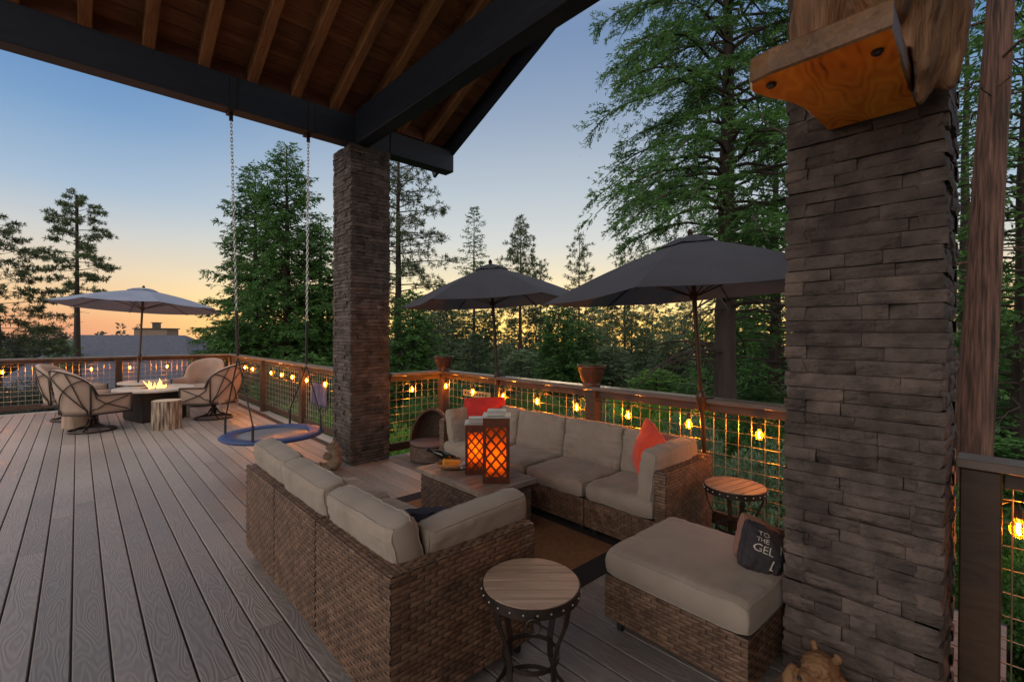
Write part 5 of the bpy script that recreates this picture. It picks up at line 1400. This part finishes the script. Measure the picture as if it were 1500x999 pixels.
SHR = [  # column, depth, top row, width, family, leaf, label
    (1132, 7.4, 648, 1.0, 1, 'bluebush', 'rounded grey green bush behind the right side table'),
    (1085, 8.2, 690, .9, 1, 'bluebush', 'lower grey green bush beyond the railing by the side table'),
    (600, 8.6, 612, .8, 0, 'bright', 'bright green shrub behind the hooded pet bed'),
    (700, 10.5, 590, 1.3, 2, 'bright', 'bright shrub seen through the mesh behind the dark red pillow'),
    (775, 10, 600, 1.2, 0, 'cedar', 'shrub through the mesh behind the middle of the long sofa'),
    (860, 11, 590, 1.4, 1, 'bluebush', 'grey green shrub below the larger terracotta pot'),
    (935, 9.5, 595, 1.2, 2, 'cedar', 'dark shrub through the mesh right of the larger pot'),
    (1010, 10, 600, 1.2, 0, 'bluebush', 'pale shrub by the right umbrella pole foot'),
    (462, 11.5, 585, 1.0, 0, 'bright', 'green shrub under the purple cloth on the railing'),
    (430, 13.5, 560, 1.3, 1, 'mid', 'pale shrub past the railing behind the swing'),
    (395, 15.5, 550, 1.3, 2, 'cedar', 'shrub past the railing at the swing ropes'),
    (1455, 4.9, 790, .75, 2, 'cedar', 'fern green shrub low outside the right hand railing'),
    (1500, 5.4, 770, .8, 0, 'bright', 'lighter shrub at the lower right picture edge'),
    (1420, 6.2, 720, .7, 1, 'cedar', 'shrub at the foot of the red trunk'),
    (30, 24, 560, 2.0, 1, 'far', 'misty shrub below the left end of the far railing'),
    (70, 27, 575, 2.2, 0, 'far', 'misty shrub left of the near swivel chair'),
    (5, 19, 590, 1.4, 2, 'far', 'low shrub under the leftmost bulb'),
    (905, 15, 560, 1.6, 2, 'bright', 'light green shrub above the railing right of the larger pot'),
    (1000, 13.5, 575, 1.4, 0, 'bright', 'light green shrub above the railing left of the right pole'),
    (660, 14, 560, 1.4, 1, 'cedar', 'dark shrub above the railing behind the corner pot'),
    (800, 15, 560, 1.5, 2, 'cedar', 'dark shrub above the railing left of the larger pot'),
    (1100, 11, 600, 1.2, 1, 'cedar', 'dark shrub above the railing beside the near pillar'),
]
for px, D, yt, wd, fm, lf, lab in SHR:
    x, y = at(px, D); z0 = tz(x, y) - .1; H = zt_(yt, D) - z0
    plant_tree('shrub', lab, 'shrub', bushes[fm], M['bark'], M[lf], x, y, z0, rw.uniform(0, 6.28), max(wd, .72 * H / (1.6, 1.3, 2.0)[fm] / 1.08), H / (1.6, 1.3, 2.0)[fm] / 1.08, 'shrubs just beyond the railings')
# far wood at the horizon: one mass
r = np.random.default_rng(5); PP = []; DD = []; LL = []
for k in range(420):
    D = r.uniform(95, 190); px = r.uniform(-250, 1750)
    if 130 < px < 330 and D < 120: D = 130
    x, y = at(px, D); zb = tz(x, y); top = zt_((r.uniform(488, 502) if px < 520 else r.uniform(492, 526)) - r.uniform(6, 20) * (r.uniform() < .15), D)
    H = max(3, top - zb); m = 150; f = r.uniform(0, 1, m) ** 1.3; a = r.uniform(0, 2 * PI, m); rad = (1 - f) * r.uniform(1.6, 3.0) * np.sqrt(r.uniform(0, 1, m)) + .1
    PP.append(np.stack([x + rad * np.cos(a), y + rad * np.sin(a), zb + H * f], 1)); DD.append(unit(np.stack([np.cos(a), np.sin(a), r.normal(.1, .3, m)], 1))); LL.append(r.uniform(.7, 1.4, m))
V, Q = blades(np.concatenate(PP), np.concatenate(DD), np.concatenate(LL), .55, r)
tag(link('distant_wood', np_mesh('distant_wood', V, Q), M['far']), 'far treeline along the horizon', 'woods', kind='stuff')
# undergrowth between the trees
PP = []; DD = []; LL = []
n = 26000; s = r.uniform(7, 60, n) ; t_ = r.uniform(-1.25, 1.25, n) * s
x = .6825 * s + .7309 * t_; y = .7309 * s - .6825 * t_
keep = ~((x < 4.1) & (y < 13.6)); x, y = x[keep], y[keep]
z = np.array([tz(a, b) for a, b in zip(x, y)]) + r.uniform(0, .5, len(x)) * (1 + .5 * np.sin(x * 1.3) * np.sin(y * 1.1))
D = unit(np.stack([r.normal(0, 1, len(x)), r.normal(0, 1, len(x)), r.uniform(.1, 1, len(x))], 1))
V, Q = blades(np.stack([x, y, z], 1), D, r.uniform(.15, .5, len(x)), .13, r)
tag(link('undergrowth', np_mesh('undergrowth', V, Q), M['fir']), 'leafy undergrowth on the forest floor', 'ground cover', kind='stuff')

# ------------------------------------------------------------------ neighbour's house
nh = thing('neighbour_house', 'grey shingled house roof beyond the far railing', 'house', (4.5, 55, -6))
A = Vector((.55, 61.0, 1.15)); B = Vector((7.6, 54.5, 1.15)); dr = (B - A).normalized(); nr = Vector((-dr.y, dr.x, 0))
if nr.dot(Vector((0, -1, 0))) < 0: nr = -nr
dn = 8.6; dz = -4.6
C1, C2 = A + nr * dn + Vector((0, 0, dz)), B + nr * dn + dr * 6.5 + Vector((0, 0, dz))
C3, C4 = A - nr * dn + Vector((0, 0, dz)), B - nr * dn + dr * 6.5 + Vector((0, 0, dz))
A2 = A - dr * .8; C1 = C1 - dr * .8; C3 = C3 - dr * .8
mb = MB(); t_ = Vector((0, 0, .2))
mb.add([A2, B, C2, C1, A2 + t_, B + t_, C2 + t_, C1 + t_], [(0, 1, 2, 3), (7, 6, 5, 4), (0, 4, 5, 1), (2, 6, 7, 3), (3, 7, 4, 0)])
mb.add([A2, C3, C4, B, A2 + t_, C3 + t_, C4 + t_, B + t_], [(0, 1, 2, 3), (7, 6, 5, 4), (0, 4, 5, 1), (1, 5, 6, 2)])
mb.add([B, C4, C2, B + t_, C4 + t_, C2 + t_], [(0, 1, 2), (5, 4, 3)])
rf = mb.build('roof', M['roof'], nh)
mb = MB(); q1, q2 = A + nr * (dn - .8), A - nr * (dn - .8); e1, e2 = C2 - nr * .8 - dr * .6, C4 + nr * .8 - dr * .6
def low(p, z): return Vector((p.x, p.y, z))
mb.add([low(q1, -9), low(q1, -3.2), low(A, 1.0), low(q2, -3.2), low(q2, -9), low(e1, -9), low(e1, -3.5), low(e2, -9), low(e2, -3.5)], [(0, 1, 2, 3, 4), (0, 5, 6, 1), (5, 7, 8, 6), (7, 4, 3, 8)])
mb.build('wall', M['wall'], nh)
mb = MB(); cc = A.lerp(B, .62) - nr * 1.2; T = Matrix((dr, nr, Vector((0, 0, 1)))).transposed()
mb.box((cc.x, cc.y, 1.0), (3.2, 1.6, 1.9), T); ck = mb.build('chimney', M['wall'], rf)
mb = MB(); mb.box((cc.x, cc.y, 1.99), (3.4, 1.8, .10), T); mb.box((cc.x, cc.y, 2.3), (.5, .5, .5), T); mb.box((cc.x, cc.y, 2.58), (.66, .66, .08), T); mb.build('chimney_cap', M['black'], rf)

bpy.context.view_layer.update()
